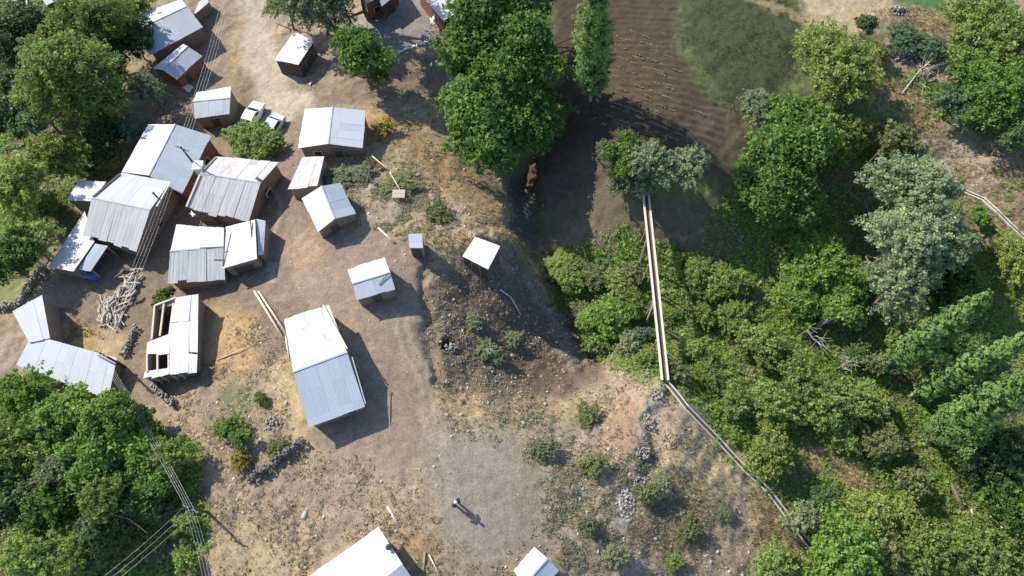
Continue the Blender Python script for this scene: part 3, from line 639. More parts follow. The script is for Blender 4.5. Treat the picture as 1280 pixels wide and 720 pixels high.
def trunk_proto(cls, var, mat):
    key = ('trunk', cls, var, mat.name)
    if key not in PROTO:
        rg = np.random.default_rng(900 + var + len(cls) * 10); r = CLS[cls][0]
        V, F = tubes(branch_segs(rg, (0, 0, -.3), 1.05, {'big': .055, 'mid': .05, 'small': .05}[cls]))
        PROTO[key] = bpy.data.objects.new('trunk', mesh_np('trunk', V, F, mat))
    return PROTO[key]
TREE_I = [0]
def tree(name, kind, px, py, rpx, h, label, cat='tree', group=None, vs=None, bark=None, oval=1.0, rot=None):
    vs = vs or (1.0 if h > 4 else .8)
    g = at(px, py, h * .6); r = rpx / ppm(g); cv = min(r * vs, h * .5); hc = h - cv
    g = at(px, py, hc * .95); b0 = Vector((g.x, g.y, float(zg(g.x, g.y))))
    cls = 'big' if r > 3.3 else 'mid' if r > 1.7 else 'small'
    TREE_I[0] += 1; i = TREE_I[0]; var = i % 5
    root = empty(name, b0, label, cat, group)
    c = crown_proto(kind, cls, var, 1.0).copy(); COL.objects.link(c); c.parent = root; c.location = (0, 0, hc)
    k = r / CLS[cls][0] * (1.24 if kind in ('walnut', 'fresh') else 1.12); c.scale = (k * oval, k / oval, cv / CLS[cls][0] * 1.2); c.rotation_euler = (0, 0, rot if rot is not None else i * 2.399)
    t = trunk_proto(cls, var, bark or BARK).copy(); COL.objects.link(t); t.parent = root; t.scale = (hc * .95,) * 3; t.rotation_euler = (0, 0, i * 1.7)
    return root
POP = {}
def poplar(px, py, tx, ty, wpx, label, tilt=(0, 0)):
    g = at(px, py); b0 = Vector((g.x, g.y, float(zg(g.x, g.y))))
    best = min((abs(math.hypot(*(np.array(project(b0.x, b0.y, b0.z + hh)) - (tx, ty)))), hh) for hh in np.arange(5, 30, .25)); h = best[1]
    r = wpx / 2 / ppm(b0 + Vector((0, 0, h * .5)))
    root = empty('poplar_tree', b0, label, 'tree', 'tall poplars leaning out of view')
    root['group'] = 'columnar poplar trees'
    c = link('crown', column_mesh('crown', LEAF['poplar'], r, h, 24000, .19, int(px)), None, root)
    rg = np.random.default_rng(int(px)); V, F = tubes([((0, 0, -.3), (0, 0, h * .9), .2, .04)] + [((0, 0, z), (math.cos(a) * r * .7, math.sin(a) * r * .7, z + 1.4), .05, .015) for z, a in zip(rg.uniform(1, h * .8, 22), rg.uniform(0, 6.3, 22))])
    link('trunk', mesh_np('trunk', V, F, PBARK), None, root)
    # lean so the tip meets the photographed tip
    tip = None
    x1, y1 = ray_at(tx, ty, b0.z + h); root.rotation_euler = (math.atan2(-(y1 - b0.y), h), math.atan2((x1 - b0.x), h), 0) if abs(x1 - b0.x) < 4 and abs(y1 - b0.y) < 4 else (0, 0, 0)
    return root

WL = 'walnut_tree'; BL = 'broadleaf_tree'; SH = 'shrub'
TREES = [
 # upper left wood
 (BL,'light',112,38,44,11,'bright green tree directly left of the big upper farmhouse'),
 (BL,'yellow',62,62,26,10,'small yellow green tree wedged left of two pale green crowns in the upper left'),
 (BL,'light',88,98,54,13,'largest pale green feathery tree of the upper left wood'),
 (BL,'light',122,128,34,8,'pale green tree on the lower right flank of the feathery upper left tree'),
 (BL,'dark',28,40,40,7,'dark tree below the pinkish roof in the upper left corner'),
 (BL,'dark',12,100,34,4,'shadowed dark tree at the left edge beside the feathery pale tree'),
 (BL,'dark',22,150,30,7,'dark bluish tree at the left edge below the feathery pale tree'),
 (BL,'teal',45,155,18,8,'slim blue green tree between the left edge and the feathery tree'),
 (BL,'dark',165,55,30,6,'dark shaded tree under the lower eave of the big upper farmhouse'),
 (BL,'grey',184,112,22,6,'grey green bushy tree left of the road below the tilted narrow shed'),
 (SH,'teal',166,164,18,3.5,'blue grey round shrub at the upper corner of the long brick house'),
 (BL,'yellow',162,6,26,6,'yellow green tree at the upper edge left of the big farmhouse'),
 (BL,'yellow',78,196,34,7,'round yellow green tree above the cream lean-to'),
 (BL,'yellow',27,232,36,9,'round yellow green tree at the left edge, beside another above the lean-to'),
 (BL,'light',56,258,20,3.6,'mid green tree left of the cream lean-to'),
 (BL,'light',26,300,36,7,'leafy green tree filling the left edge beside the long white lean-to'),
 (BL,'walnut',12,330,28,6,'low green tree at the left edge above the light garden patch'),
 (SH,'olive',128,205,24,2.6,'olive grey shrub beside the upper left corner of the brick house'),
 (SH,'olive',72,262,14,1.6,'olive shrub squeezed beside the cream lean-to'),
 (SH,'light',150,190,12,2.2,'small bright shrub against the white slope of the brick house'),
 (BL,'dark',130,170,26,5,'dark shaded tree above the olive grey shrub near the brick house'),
 # centre top
 (BL,'grey',397,2,46,10,'large grey green tree over the road side shed at the upper edge'),
 (BL,'walnut',445,-42,44,13,'tall tree mostly beyond the upper edge above the reddish farmhouse'),
 (BL,'olive',352,8,18,6,'olive tree at the upper edge beside the dirt road'),
 (BL,'walnut',455,77,34,7.5,'dense dark green round tree below the concrete yard'),
 (SH,'light',314,178,31,2.8,'leafy green bush covering the tails of the two parked cars'),
 (SH,'light',340,181,17,2.4,'smaller bush merging with the leafy bush below the pale car'),
 (WL,'walnut',608,48,58,12,'walnut tree with a broad crown beside the brick house at the upper edge'),
 (WL,'walnut',655,58,44,12,'right hand walnut crown of the upper pair, casting shade on the gully'),
 (WL,'walnut',605,158,54,10,'lowest walnut tree of the row, its foot above the orange dry slope'),
 (WL,'walnut',650,150,46,10,'walnut tree facing the gully in the lower part of the row'),
 (WL,'walnut',628,102,50,11.5,'walnut tree in the middle of the row where all its crowns meet'),
 (WL,'walnut',640,0,46,12,'walnut tree cut by the upper edge above the row'),
 (SH,'autumn',478,160,15,1.6,'yellow autumn bush beside the wide white house'),
 # gully head
 (BL,'walnut',775,198,26,5,'green leafy tree on the left of the silver bushes above the flume'),
 (BL,'silver',812,206,30,5,'middle silver leaved tree at the upper end of the flume'),
 (BL,'silver',862,208,26,5,'right silver leaved tree at the upper end of the flume'),
 (SH,'silver',776,226,20,3,'low silver shrub in front of the green leafy tree by the flume'),
 (SH,'silver',808,232,16,2.5,'small silver shrub hanging over the flume head'),
 (SH,'grey',756,190,14,3,'grey green shrub left of the green leafy tree by the flume'),
 # right upper
 (BL,'yellow',1045,84,52,7,'large yellow green tree below the pale field'),
 (BL,'walnut',985,190,58,9,'deep green round tree between the flume and the big silver tree'),
 (BL,'walnut',965,238,46,8,'lower lobe tree of the deep green pair right of the flume'),
 (BL,'light',1020,165,36,7,'brighter green tree between the deep green tree and the yellow green one'),
 (BL,'yellow',1060,172,30,5,'yellow green low tree right of the brighter green tree'),
 (BL,'olive',1115,178,30,5,'olive tree directly above the big silver tree'),
 (BL,'grey',950,140,26,4,'grey green low tree in the shade below the dark meadow'),
 (BL,'silver',1115,228,36,10,'upper left crown of the big silver willow stand'),
 (BL,'silver',1152,244,38,11,'upper right crown of the big silver willow stand'),
 (BL,'silver',1135,298,46,12,'central crown of the big silver willow stand'),
 (BL,'silver',1180,305,34,10,'rightmost crown of the big silver willow stand'),
 (BL,'silver',1125,355,42,10,'lower crown of the big silver willow stand'),
 (BL,'walnut',1190,368,36,6,'dark green tree in the shade below the silver willow stand'),
 (BL,'light',1250,60,50,9,'bright green tree in the upper right corner'),
 (BL,'light',1225,28,40,8,'green tree left of the bright corner tree at the upper right'),
 (BL,'walnut',1258,120,46,9,'green tree at the right edge below the bright corner tree'),
 (BL,'walnut',1225,105,34,7,'green tree beside the fallen dead tree in the upper right'),
 (BL,'dark',1270,165,30,7,'dark tree at the right edge above the dry slope'),
 (BL,'teal',1195,130,26,5,'blue green tree at the foot of the fallen dead tree'),
 (SH,'teal',1130,48,22,1.8,'patch of blue green tall plants beside the stone heap, left piece'),
 (SH,'teal',1165,60,22,1.8,'patch of blue green tall plants right of the first below the bright lawn'),
 (SH,'dark',1082,32,15,3,'dark thorny shrub at the corner of the pale field'),
 (SH,'olive',1100,68,13,2.2,'small olive shrub above the heap of grey brush'),
 (SH,'bright',1222,268,14,2.2,'vivid green round shrub beside the narrow channel on the right'),
 (BL,'yellow',1270,325,30,4,'yellow tree at the right edge below the narrow channel'),
 # right middle
 (BL,'fresh',1030,335,40,6,'deep green tree left of the silver willow stand'),
 (BL,'fresh',995,372,30,4,'deep green tree lower left of the tree by the silver willows'),
 (BL,'fresh',1055,385,28,5,'dark leafy tree below the silver willow stand'),
 (BL,'light',948,428,28,3.6,'green tree right of the flume end above its bend'),
 (BL,'light',868,345,22,2.4,'green low tree right of the middle of the flume'),
 (BL,'light',905,352,26,2.8,'green low tree between the flume and the deep green trees'),
 (BL,'light',915,395,22,2.6,'pale tree with arching branches right of the flume'),
 (BL,'light',868,440,19,2.6,'fresh green bush tree by the lower end of the flume'),
 (SH,'olive',845,465,18,2,'olive shrub at the bend where the flume turns'),
 (SH,'light',885,470,20,2.2,'light shrub just right of the flume bend'),
 (BL,'light',880,395,18,2.4,'green tree close to the right of the flume'),
 (SH,'light',843,325,14,1.4,'light shrub at the right side of the flume, upper of two'),
 (SH,'light',838,395,13,1.4,'light shrub at the right side of the flume, lower of two'),
 # lower right
 (BL,'light',1000,478,32,4.6,'bright green tree above the broad pale green tree in the lower right'),
 (BL,'light',1035,505,42,4.8,'broad pale green tree in the middle of the lower right wood'),
 (BL,'light',1046,536,24,3,'bright green tree below the broad pale green tree'),
 (BL,'light',960,505,28,4,'green tree right of the sloping flume section'),
 (BL,'yellow',962,566,32,3.4,'yellow green tree over the lower section of the flume'),
 (BL,'light',920,500,22,3,'olive tree between the flume and the green tree beside it'),
 (BL,'light',1085,500,25,3.2,'pale green tree below the foot of the upper poplar'),
 (BL,'olive',1105,555,24,3.5,'olive tree at the foot of the lower poplar'),
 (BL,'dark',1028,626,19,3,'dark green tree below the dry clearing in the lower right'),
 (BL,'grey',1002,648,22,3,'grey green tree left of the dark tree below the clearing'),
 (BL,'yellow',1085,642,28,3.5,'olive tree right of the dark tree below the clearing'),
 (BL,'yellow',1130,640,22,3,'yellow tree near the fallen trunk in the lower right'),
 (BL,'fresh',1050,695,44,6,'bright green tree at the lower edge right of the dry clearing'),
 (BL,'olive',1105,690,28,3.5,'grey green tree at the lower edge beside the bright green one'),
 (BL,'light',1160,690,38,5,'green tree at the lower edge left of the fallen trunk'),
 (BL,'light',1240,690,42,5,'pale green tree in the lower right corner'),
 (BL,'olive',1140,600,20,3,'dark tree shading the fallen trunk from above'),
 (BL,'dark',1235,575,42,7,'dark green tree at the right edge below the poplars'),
 (BL,'poplar',1200,540,30,8,'leafy green tree tucked beneath the lowest poplar'),
 (BL,'walnut',1260,630,34,6,'green tree at the right edge above the pale corner tree'),
 (SH,'light',1190,725,26,3,'light shrub cut by the lower edge near the corner'),
 (SH,'light',965,705,26,3,'light shrub at the lower edge left of the bright tree'),
 (BL,'dark',1075,440,20,2.5,'low dark tree in deep shade left of the upper poplar'),
 (BL,'olive',1095,455,16,3,'small olive tree at the very foot of the upper poplar'),
 # gully and slopes
 (SH,'yellow',715,335,24,1.4,'broad yellow olive shrub on the gully bank left of the flume'),
 (SH,'light',712,352,17,2,'fresh green shrub under the olive bank shrub'),
 (BL,'fresh',765,395,32,4,'dense green tree in the gully left of the flume'),
 (BL,'light',792,378,18,3.5,'light green tree leaning on the left side of the flume'),
 (SH,'olive',745,345,20,1.6,'low olive shrub between the olive bank shrub and the flume'),
 (SH,'olive',738,395,20,2,'olive shrub left of the dense gully tree'),
 (SH,'olive',790,345,16,2,'olive shrub under the flume strut'),
 (SH,'teal',800,420,14,2,'blue green shrub at the left side of the flume below the strut'),
 (SH,'grey',785,435,18,1.8,'grey round shrub on the pale bank left of the flume'),
 (SH,'light',808,452,14,1.6,'fresh green shrub near the lower end of the flume'),
 (SH,'olive',735,518,17,1.3,'olive bush at the upper rim of the lower slope'),
 (SH,'grey',678,562,17,1.2,'grey green bush beside the trampled circle'),
 (SH,'olive',742,582,18,1.4,'olive bush right of the grey green bush on the lower slope'),
 (SH,'olive',806,616,14,1.4,'green bush below the ruined stone wall'),
 (SH,'grey',825,605,15,1.0,'grey bush touching the green bush below the ruined wall'),
 (SH,'olive',862,662,16,1.1,'olive bush on the dry slope below the ruined wall'),
 (SH,'light',842,703,12,1.0,'light green low bush on the straw slope at the lower edge'),
 (SH,'grey',735,655,13,1.2,'grey bush among stones right of the trampled circle'),
 (SH,'grey',770,695,16,1.4,'grey bush at the lower edge right of the little shed'),
 (SH,'grey',905,640,13,.8,'olive bush on the dry slope left of the flume tail'),
 (SH,'grey',610,440,17,1.3,'pale grey bush in the dark hollow'),
 (SH,'grey',590,400,12,.9,'small grey bush high in the dark hollow'),
 (SH,'grey',640,425,12,1.0,'small grey bush right of the pale one in the dark hollow'),
 (SH,'olive',548,265,18,1.2,'brownish bush on the slope below the walnut row'),
 (SH,'olive',500,230,22,1.0,'olive scrub beside the wooden rack'),
 (SH,'grey',425,225,18,1.0,'grey scrub above the blue grey roofed shed'),
 (SH,'grey',455,215,16,1.0,'grey scrub left of the red cloth'),
 # village edge
 (SH,'walnut',205,370,15,2.4,'small green tree at the head of the ruined barn'),
 (SH,'walnut',288,535,16,2.0,'green bush on the grass slope left of the largest barn'),
 (SH,'walnut',304,548,14,2.0,'green bush touching the first one left of the largest barn'),
 (SH,'autumn',300,575,14,1.4,'orange tinged bush below the two green bushes'),
 (SH,'walnut',325,500,9,1.0,'tiny green bush on the slope above the two green bushes'),
 (SH,'olive',345,560,14,1.0,'olive bush by the retaining wall corner'),
 # lower left wood
 (BL,'fresh',35,502,36,7,'green tree at the left edge below the angled house'),
 (BL,'fresh',95,522,36,7,'green tree touching the lower eave of the angled house'),
 (BL,'fresh',140,527,32,7,'leafy tree at the lower right end of the angled house'),
 (BL,'light',20,560,40,8,'broad green tree on the left edge of the lower left wood'),
 (BL,'light',62,572,36,7,'lighter green tree in the heart of the lower left wood'),
 (BL,'grey',85,590,30,7,'grey green tree in the heart of the lower left wood'),
 (BL,'walnut',120,580,38,7,'deep green tree right of the grey green tree in the wood'),
 (BL,'fresh',172,575,34,5,'deep green tree near the power cables in the lower left wood'),
 (BL,'light',215,570,28,4,'light green tree under the cables above the cable pole'),
 (BL,'light',130,625,30,7,'light green tree at the shadowed middle of the lower left wood'),
 (BL,'walnut',70,630,38,7,'green tree in the lower part of the lower left wood'),
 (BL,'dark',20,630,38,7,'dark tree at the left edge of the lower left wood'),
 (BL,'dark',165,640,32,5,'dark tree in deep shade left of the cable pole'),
 (BL,'light',45,695,36,7,'yellow green tree in the lower left corner'),
 (BL,'light',100,690,28,6,'green tree at the lower edge right of the corner tree'),
 (SH,'light',232,655,16,2,'light bush right at the cable pole'),
 (SH,'light',232,700,17,2,'light bush at the lower edge below the cable pole'),
 (SH,'olive',210,640,16,2,'olive bush left of the cable pole'),
]
for nm, kind, px, py, r_, h, lab in TREES:
    tree(nm, kind, px, py, r_, h, lab, 'shrub' if nm == SH else 'tree', {'shrub': 'shrubs and bushes', 'broadleaf_tree': 'broadleaf trees', 'walnut_tree': 'walnut trees in a row'}[nm])
poplar(738,126,747,-70,44,'poplar standing alone beside the ploughed field at the upper edge')
poplar(1102,464,1243,364,36,'uppermost of the three leaning poplars on the right')
poplar(1136,496,1300,415,30,'middle poplar of the three on the right, with pale stem showing')
poplar(1158,552,1330,452,48,'lowest and broadest of the three poplars on the right')

# extra trees that close the woods
MORE = [
 (BL,'light',1205,700,28,4,'light tree right under the fallen trunk'),
 (BL,'olive',1270,560,34,6,'olive tree at the right edge among the poplar feet'),
 (BL,'dark',1180,470,30,5,'dark tree between the middle and the uppermost poplar'),
 (BL,'dark',1210,440,30,5,'dark tree in the shade behind the middle poplar'),
 (SH,'light',745,425,18,2,'light shrub on the gully floor above the pale bank'),
 (SH,'yellow',700,330,20,1.1,'low yellow shrub at the left end of the gully bank shrubs'),
 (SH,'light',772,352,18,1.6,'light shrub between the dense gully tree and the flume strut'),
 (BL,'dark',130,90,30,7,'dark shaded tree right of the feathery pale tree'),
 (BL,'dark',55,128,24,5,'dark tree on the left flank of the feathery pale tree'),
 (BL,'walnut',190,610,32,4.2,'green tree under the cables in the lower left wood'),
 (BL,'dark',130,665,34,6,'dark tree near the lower edge of the lower left wood'),
 (BL,'walnut',12,600,30,7,'green tree hugging the left edge of the lower left wood'),
 (BL,'walnut',60,540,34,7,'green tree below the left end of the angled house'),
 (BL,'walnut',180,535,24,3.6,'green tree between the angled house end and the cables'),
]
for nm, kind, px, py, r_, h, lab in MORE:
    tree(nm, kind, px, py, r_, h, lab, 'shrub' if nm == SH else 'tree', {'shrub': 'shrubs and bushes', 'broadleaf_tree': 'broadleaf trees'}[nm])
# bare, leafless ones and fallen wood
def bare(name, px, py, rpx, h, label, seed, cat='tree'):
    g = at(px, py, h * .7); r = rpx / ppm(g); b0 = Vector((g.x, g.y, float(zg(g.x, g.y)))); rg = np.random.default_rng(seed)
    root = empty(name, b0, label, cat)
    segs = []
    for k in range(7):
        an = rg.uniform(0, 6.28); tip = np.array([math.cos(an) * r * rg.uniform(.4, 1), math.sin(an) * r * rg.uniform(.4, 1), h * rg.uniform(.7, 1)])
        mid = tip * (.5, .5, .6) + rg.normal(0, .15, 3); segs += [((0, 0, -.1), mid, .07, .05), (mid, tip, .05, .025)]
        for j in range(6):
            e = tip + rg.normal(0, .32, 3) * r; s0 = mid + (tip - mid) * rg.uniform(.2, 1); segs.append((s0, e, .028, .012))
    V, F = tubes(segs, 5); link('branches', mesh_np('branches', V, F, PBARK), None, root)
    return root
bare('bare_tree', 1022, 412, 24, 3.5, 'leafless grey tree with spreading twigs among the deep green trees', 3)
bare('bare_tree', 1058, 455, 14, 2.5, 'small leafless grey shrub left of the upper poplar foot', 5)
bare('bare_tree', 1090, 455, 12, 2.2, 'leafless twigs right beside the foot of the upper poplar', 6)
bare('bare_tree', 1165, 95, 26, 1.6, 'sprawl of dry leafless brush beside the fallen dead tree', 8)
bare('bare_tree', 608, 432, 13, 1.2, 'dry pale thorn bush twigs in the dark hollow', 9, 'shrub')
def rod(name, pts, r, mat, label, cat, group=None, branches=(), n=6, r2=None):
    """pole or log through ground points (px, py, height)"""
    P = [at(*p) for p in pts]; o = P[0]; root = P[0]
    segs = [(P[i] - o, P[i + 1] - o, r, (r2 or r)) for i in range(len(P) - 1)]
    for a, b_, rr in branches: segs.append((at(*a) - o, at(*b_) - o, rr, rr * .5))
    V, F = tubes(segs, n)
    # close the ends
    ob = link(name, mesh_np(name, V, F, mat)); ob.location = o; bm = bmesh.new(); bm.from_mesh(ob.data); bmesh.ops.holes_fill(bm, edges=bm.edges, sides=n); bm.to_mesh(ob.data); bm.free()
    return tag(ob, label, cat, group)
rod('fallen_tree', [(1128,117,.2),(1148,90,.5),(1168,72,1.0)], .13, PBARK, 'fallen dead tree with pale forked branches on the dry slope', 'dead tree', branches=[((1148,90,.5),(1180,78,.8),.08),((1148,90,.5),(1160,80,1.4),.06),((1155,84,.6),(1175,95,.9),.05),((1140,100,.4),(1128,92,.8),.05)], r2=.08)
rod('fallen_log', [(1188,604,.2),(1206,640,.3),(1214,658,.3)], .22, BARK, 'thick dark fallen trunk in the lower right wood', 'log')
rod('fallen_log', [(1214,636,.3),(1218,652,.4),(1224,674,.3)], .11, PALEWOOD, 'pale curved fallen trunk beside the thick dark one', 'log')
rod('fallen_log', [(1238,645,.8),(1250,658,.8),(1264,668,.8)], .09, PALEWOOD, 'thin pale trunk lying right of the curved fallen trunk', 'log')
rod('timber_pole', [(318,364,.3),(355,424,.35)], .12, PALEWOOD, 'left of two long pale timbers lying at the upper left of the largest barn', 'timber')
rod('timber_pole', [(323,364,.3),(360,420,.35)], .10, PALEWOOD, 'right of two long pale timbers lying at the upper left of the largest barn', 'timber')
rod('timber_pole', [(357,420,.3),(362,452,.3)], .08, PALEWOOD, 'short pale board along the left side of the largest barn', 'timber')
rod('timber_pole', [(271,450,.15),(320,430,.15)], .045, PALEWOOD, 'thin pole lying across the straw slope left of the largest barn', 'timber')
rod('timber_pole', [(484,633,.12),(500,659,.12)], .11, PALEWOOD, 'pale plank on the dry ground above the broad white barn', 'timber')
rod('timber_pole', [(531,690,.12),(529,722,.12)], .10, WOOD, 'brown log upright in view at the lower edge near the broad white barn', 'timber')
rod('timber_pole', [(536,693,.1),(551,722,.1)], .06, PALEWOOD, 'thin pale pole at the lower edge right of the brown log', 'timber')
rod('timber_pole', [(473,285,.2),(492,303,.2)], .12, PALEWOOD, 'pale plank between the blue grey roofed shed and the outhouse', 'timber')
rod('bent_pipe', [(625,362,.5),(639,372,.5),(651,394,.4)], .07, plain('grey_pipe', (.5, .5, .52), .5, .4), 'bent grey pipe on the dark slope below the white hut', 'pipe')
rod('fence_rail', [(465,195,.8),(488,214,.9)], .06, PALEWOOD, 'upper fence rail beside the red cloth', 'rail', 'rails of the broken fence')
rod('fence_rail', [(488,214,.9),(490,222,.8)], .05, PALEWOOD, 'short upright rail at the bend of the broken fence', 'rail', 'rails of the broken fence')
rod('fence_rail', [(487,215,.8),(504,244,.9)], .06, PALEWOOD, 'lower fence rail leading to the wooden rack', 'rail', 'rails of the broken fence')
g = at(500, 248); rk = empty('wooden_rack', g, 'grey slatted wooden rack on legs standing on the scrub slope', 'rack')
bm = bmesh.new()
for k in range(6): add_box(bm, (0, -.4 + k * .16, 1.0), (1.3, .11, .04))
from_bm('slats', bm, PALEWOOD, rk)
for sx in (-.55, .55):
    for sy in (-.38, .38): bm = bmesh.new(); add_bar(bm, (sx, sy, -.2), (sx, sy, .98), .08); from_bm('leg', bm, WOOD, rk)

# ------------------------------------------------------------------ irrigation channel on its trestle
def channel(name, label, P, wd, wall, depth, mat, supports=False, struts=()):
    o = P[0].copy(); root = empty(name, o, label, 'water channel', 'irrigation channels'); n = len(P)
    def offs(i):
        d = (P[min(i + 1, n - 1)] - P[max(i - 1, 0)]); d.z = 0; d.normalize(); return Vector((d.y, -d.x, 0))
    def strip(nm, s0, s1, z0, z1, m):
        bm = bmesh.new(); rows = []
        for i in range(n):
            k = offs(i); rows.append([bm.verts.new(P[i] - o + k * a + Vector((0, 0, b_))) for a, b_ in ((s0, z0), (s1, z0), (s1, z1), (s0, z1))])
        for i in range(n - 1):
            for j in range(4): bm.faces.new((rows[i][j], rows[i][(j + 1) % 4], rows[i + 1][(j + 1) % 4], rows[i + 1][j]))
        bm.faces.new(rows[0]); bm.faces.new(rows[-1][::-1]); bmesh.ops.recalc_face_normals(bm, faces=bm.faces); return from_bm(nm, bm, m, root)
    strip('side_wall', wd / 2 - wall, wd / 2, 0, depth, mat); strip('side_wall', -wd / 2, -wd / 2 + wall, 0, depth, mat)
    strip('channel_bed', -wd / 2 + wall + .002, wd / 2 - wall - .002, .0, .1, DWOOD)
    if supports:
        for i in range(2, n - 1, 2):
            k = offs(i); p = P[i] - o; zb = float(zg(P[i].x, P[i].y)) - o.z - .4
            if p.z - zb < .5: continue
            bm = bmesh.new()
            for s in (-1, 1): add_bar(bm, Vector((p.x, p.y, p.z)) + k * s * .3 + Vector((0, 0, -.1)), Vector((p.x, p.y, zb)) + k * s * .36, .12)
            add_bar(bm, p + k * .5 + Vector((0, 0, -.08)), p - k * .5 + Vector((0, 0, -.08)), .14); from_bm('trestle', bm, WOOD, root)
    for a, b_ in struts:
        bm = bmesh.new(); add_bar(bm, a - o, b_ - o, .16, .12); from_bm('strut', bm, PALEWOOD, root)
    return root
a = at(807, 245, .3); b_ = at(831, 476, .5); Pc_ = [a.lerp(b_, t) for t in np.linspace(0, 1, 11)]
def on(t): return a.lerp(b_, t)
s1 = on(.25); s2 = on(.61)
channel('irrigation_flume', 'long straight pale water flume carried on trestles across the gully', Pc_, .74, .17, .34, CONC, True,
        [(s1 + Vector((-.3, 0, .1)), at(800, 328, .6)), (s2 + Vector((-.3, 0, .1)), at(808, 402, .8))])
def gpath(pts, h=.3, step=1.0):
    W_ = [at(x, y, h) for x, y in pts]; out = [W_[0]]
    for p, q in zip(W_[:-1], W_[1:]):
        m = max(1, int((q - p).length / step))
        for k in range(1, m + 1):
            v = p.lerp(q, k / m); v.z = .5 * v.z + .5 * (float(zg(v.x, v.y)) + h); out.append(v)
    return out
channel('water_channel', 'sloping water channel running from the flume end towards the lower right wood', gpath([(832,478),(858,510),(895,548),(932,588),(960,614),(1000,667),(1018,690)], .15), .5, .09, .25, CONC)
channel('water_channel', 'narrow curved water channel crossing the dry slope at the right edge', gpath([(1166,224),(1195,236),(1228,250),(1245,265),(1262,282),(1300,318)], .12), .46, .10, .25, CONC)

# ------------------------------------------------------------------ dry stone walls and heaps
def blob_stones(cs, rs, rg, flat=.7):
    bmx = bmesh.new(); bmesh.ops.create_icosphere(bmx, subdivisions=1, radius=1.0); V0 = np.array([v.co[:] for v in bmx.verts]); F0 = np.array([[v.index for v in f.verts] for f in bmx.faces]); bmx.free()
    n = len(cs); R_ = rdirs(n * 1, rg); V = V0[None] * rg.uniform(.7, 1.25, (n, len(V0), 1)) * (rs[:, None, None] * np.stack([rg.uniform(.8, 1.4, n), rg.uniform(.7, 1.1, n), np.full(n, flat)], -1)[:, None, :])
    an = rg.uniform(0, 6.28, n); c_, s_ = np.cos(an)[:, None], np.sin(an)[:, None]; V = np.stack([V[..., 0] * c_ - V[..., 1] * s_, V[..., 0] * s_ + V[..., 1] * c_, V[..., 2]], -1)
    V = V + np.asarray(cs)[:, None, :]; F = F0[None] + (np.arange(n) * len(V0))[:, None, None]
    return V.reshape(-1, 3), F.reshape(-1, 3)
def stone_wall(pts, h, wd, label, mat=STONE, rs=.13, gap=.0, name='stone_wall', seed=1):
    rg = np.random.default_rng(seed); W_ = [at(x, y) for x, y in pts]; cs = []; o = W_[0]
    for p, q in zip(W_[:-1], W_[1:]):
        L_ = (q - p).length; m = int(L_ * wd * h / (rs ** 3 * 4.2)) + 6
        d = (q - p).normalized(); nr = Vector((-d.y, d.x, 0))
        for _ in range(m):
            t = rg.random()
            if gap and vnoise(np.array([t * L_ * .8]), np.array([seed * 3.3]), seed)[0] < gap: continue
            v = p.lerp(q, t) + nr * rg.uniform(-.5, .5) * wd; cs.append((v.x - o.x, v.y - o.y, float(zg(v.x, v.y)) + rg.random() * h - o.z))
    V, F = blob_stones(np.array(cs), rg.uniform(.6, 1.3, len(cs)) * rs, rg); ob = link(name, mesh_np(name, V, F, mat)); ob.location = o
    return tag(ob, label, 'wall' if 'wall' in name else 'heap')
stone_wall([(-10,386),(10,384),(26,382),(38,362),(48,345),(58,335)], .8, .6, 'curving pale stone wall of the small garden at the left edge', seed=2)
stone_wall([(173,408),(166,425),(155,446)], .7, .6, 'rough stone wall between the log heap yard and the alley', seed=3)
stone_wall([(193,482),(205,495),(219,505)], .8, .6, 'short pale stone wall below the ruined barn', seed=4)
stone_wall([(312,601),(345,578),(380,549)], .9, .5, 'dark retaining wall at the lower left of the largest barn', mat=plain('dark_stone', (.14, .125, .11), .95, var=.4), seed=5)
stone_wall([(824,480),(814,510),(806,548),(802,585),(799,622)], .22, 1.2, 'ruined stone wall sinking into the slope below the flume bend', rs=.12, gap=.42, seed=6)
stone_wall([(482,68),(500,66),(520,58),(540,50),(556,40)], .3, .22, 'pale edging wall of the concrete yard at the upper edge', mat=WHITEP, rs=.11, seed=7)
def heap(name, px, py, rx, ry, h, n, rs, label, mat, seed):
    rs *= .8; rg = np.random.default_rng(seed); g = at(px, py); k = ppm(g); t = rg.random(n) ** .6; an = rg.uniform(0, 6.28, n)
    x = np.cos(an) * t * rx / k; y = np.sin(an) * t * ry / k; z = zg(g.x + x, g.y + y) - g.z + rg.random(n) * h * (1 - t ** 2)
    V, F = blob_stones(np.c_[x, y, z], rg.uniform(.5, 1.4, n) * rs, rg); ob = link(name, mesh_np(name, V, F, mat)); ob.location = g; return tag(ob, label, 'heap')
heap('stone_heap', 1133, 72, 22, 11, .7, 240, .17, 'grey stone heap among the blue green plants at the upper right', STONE, 11)
heap('stone_heap', 1122, 14, 14, 8, .6, 140, .17, 'grey stone heap at the corner of the bright lawn', STONE, 12)
heap('stone_heap', 783, 632, 11, 20, .25, 190, .13, 'pale stone spill below the ruined wall', plain('pale_stone', (.33, .305, .28), .95, var=.3), 13)
heap('stone_heap', 342, 530, 14, 12, .4, 120, .13, 'grey rubble heap beside the lower left side of the largest barn', STONE, 14)
heap('stone_heap', 565, 435, 9, 6, .3, 60, .12, 'small stone spill by the dark pit right of the largest barn', STONE, 15)

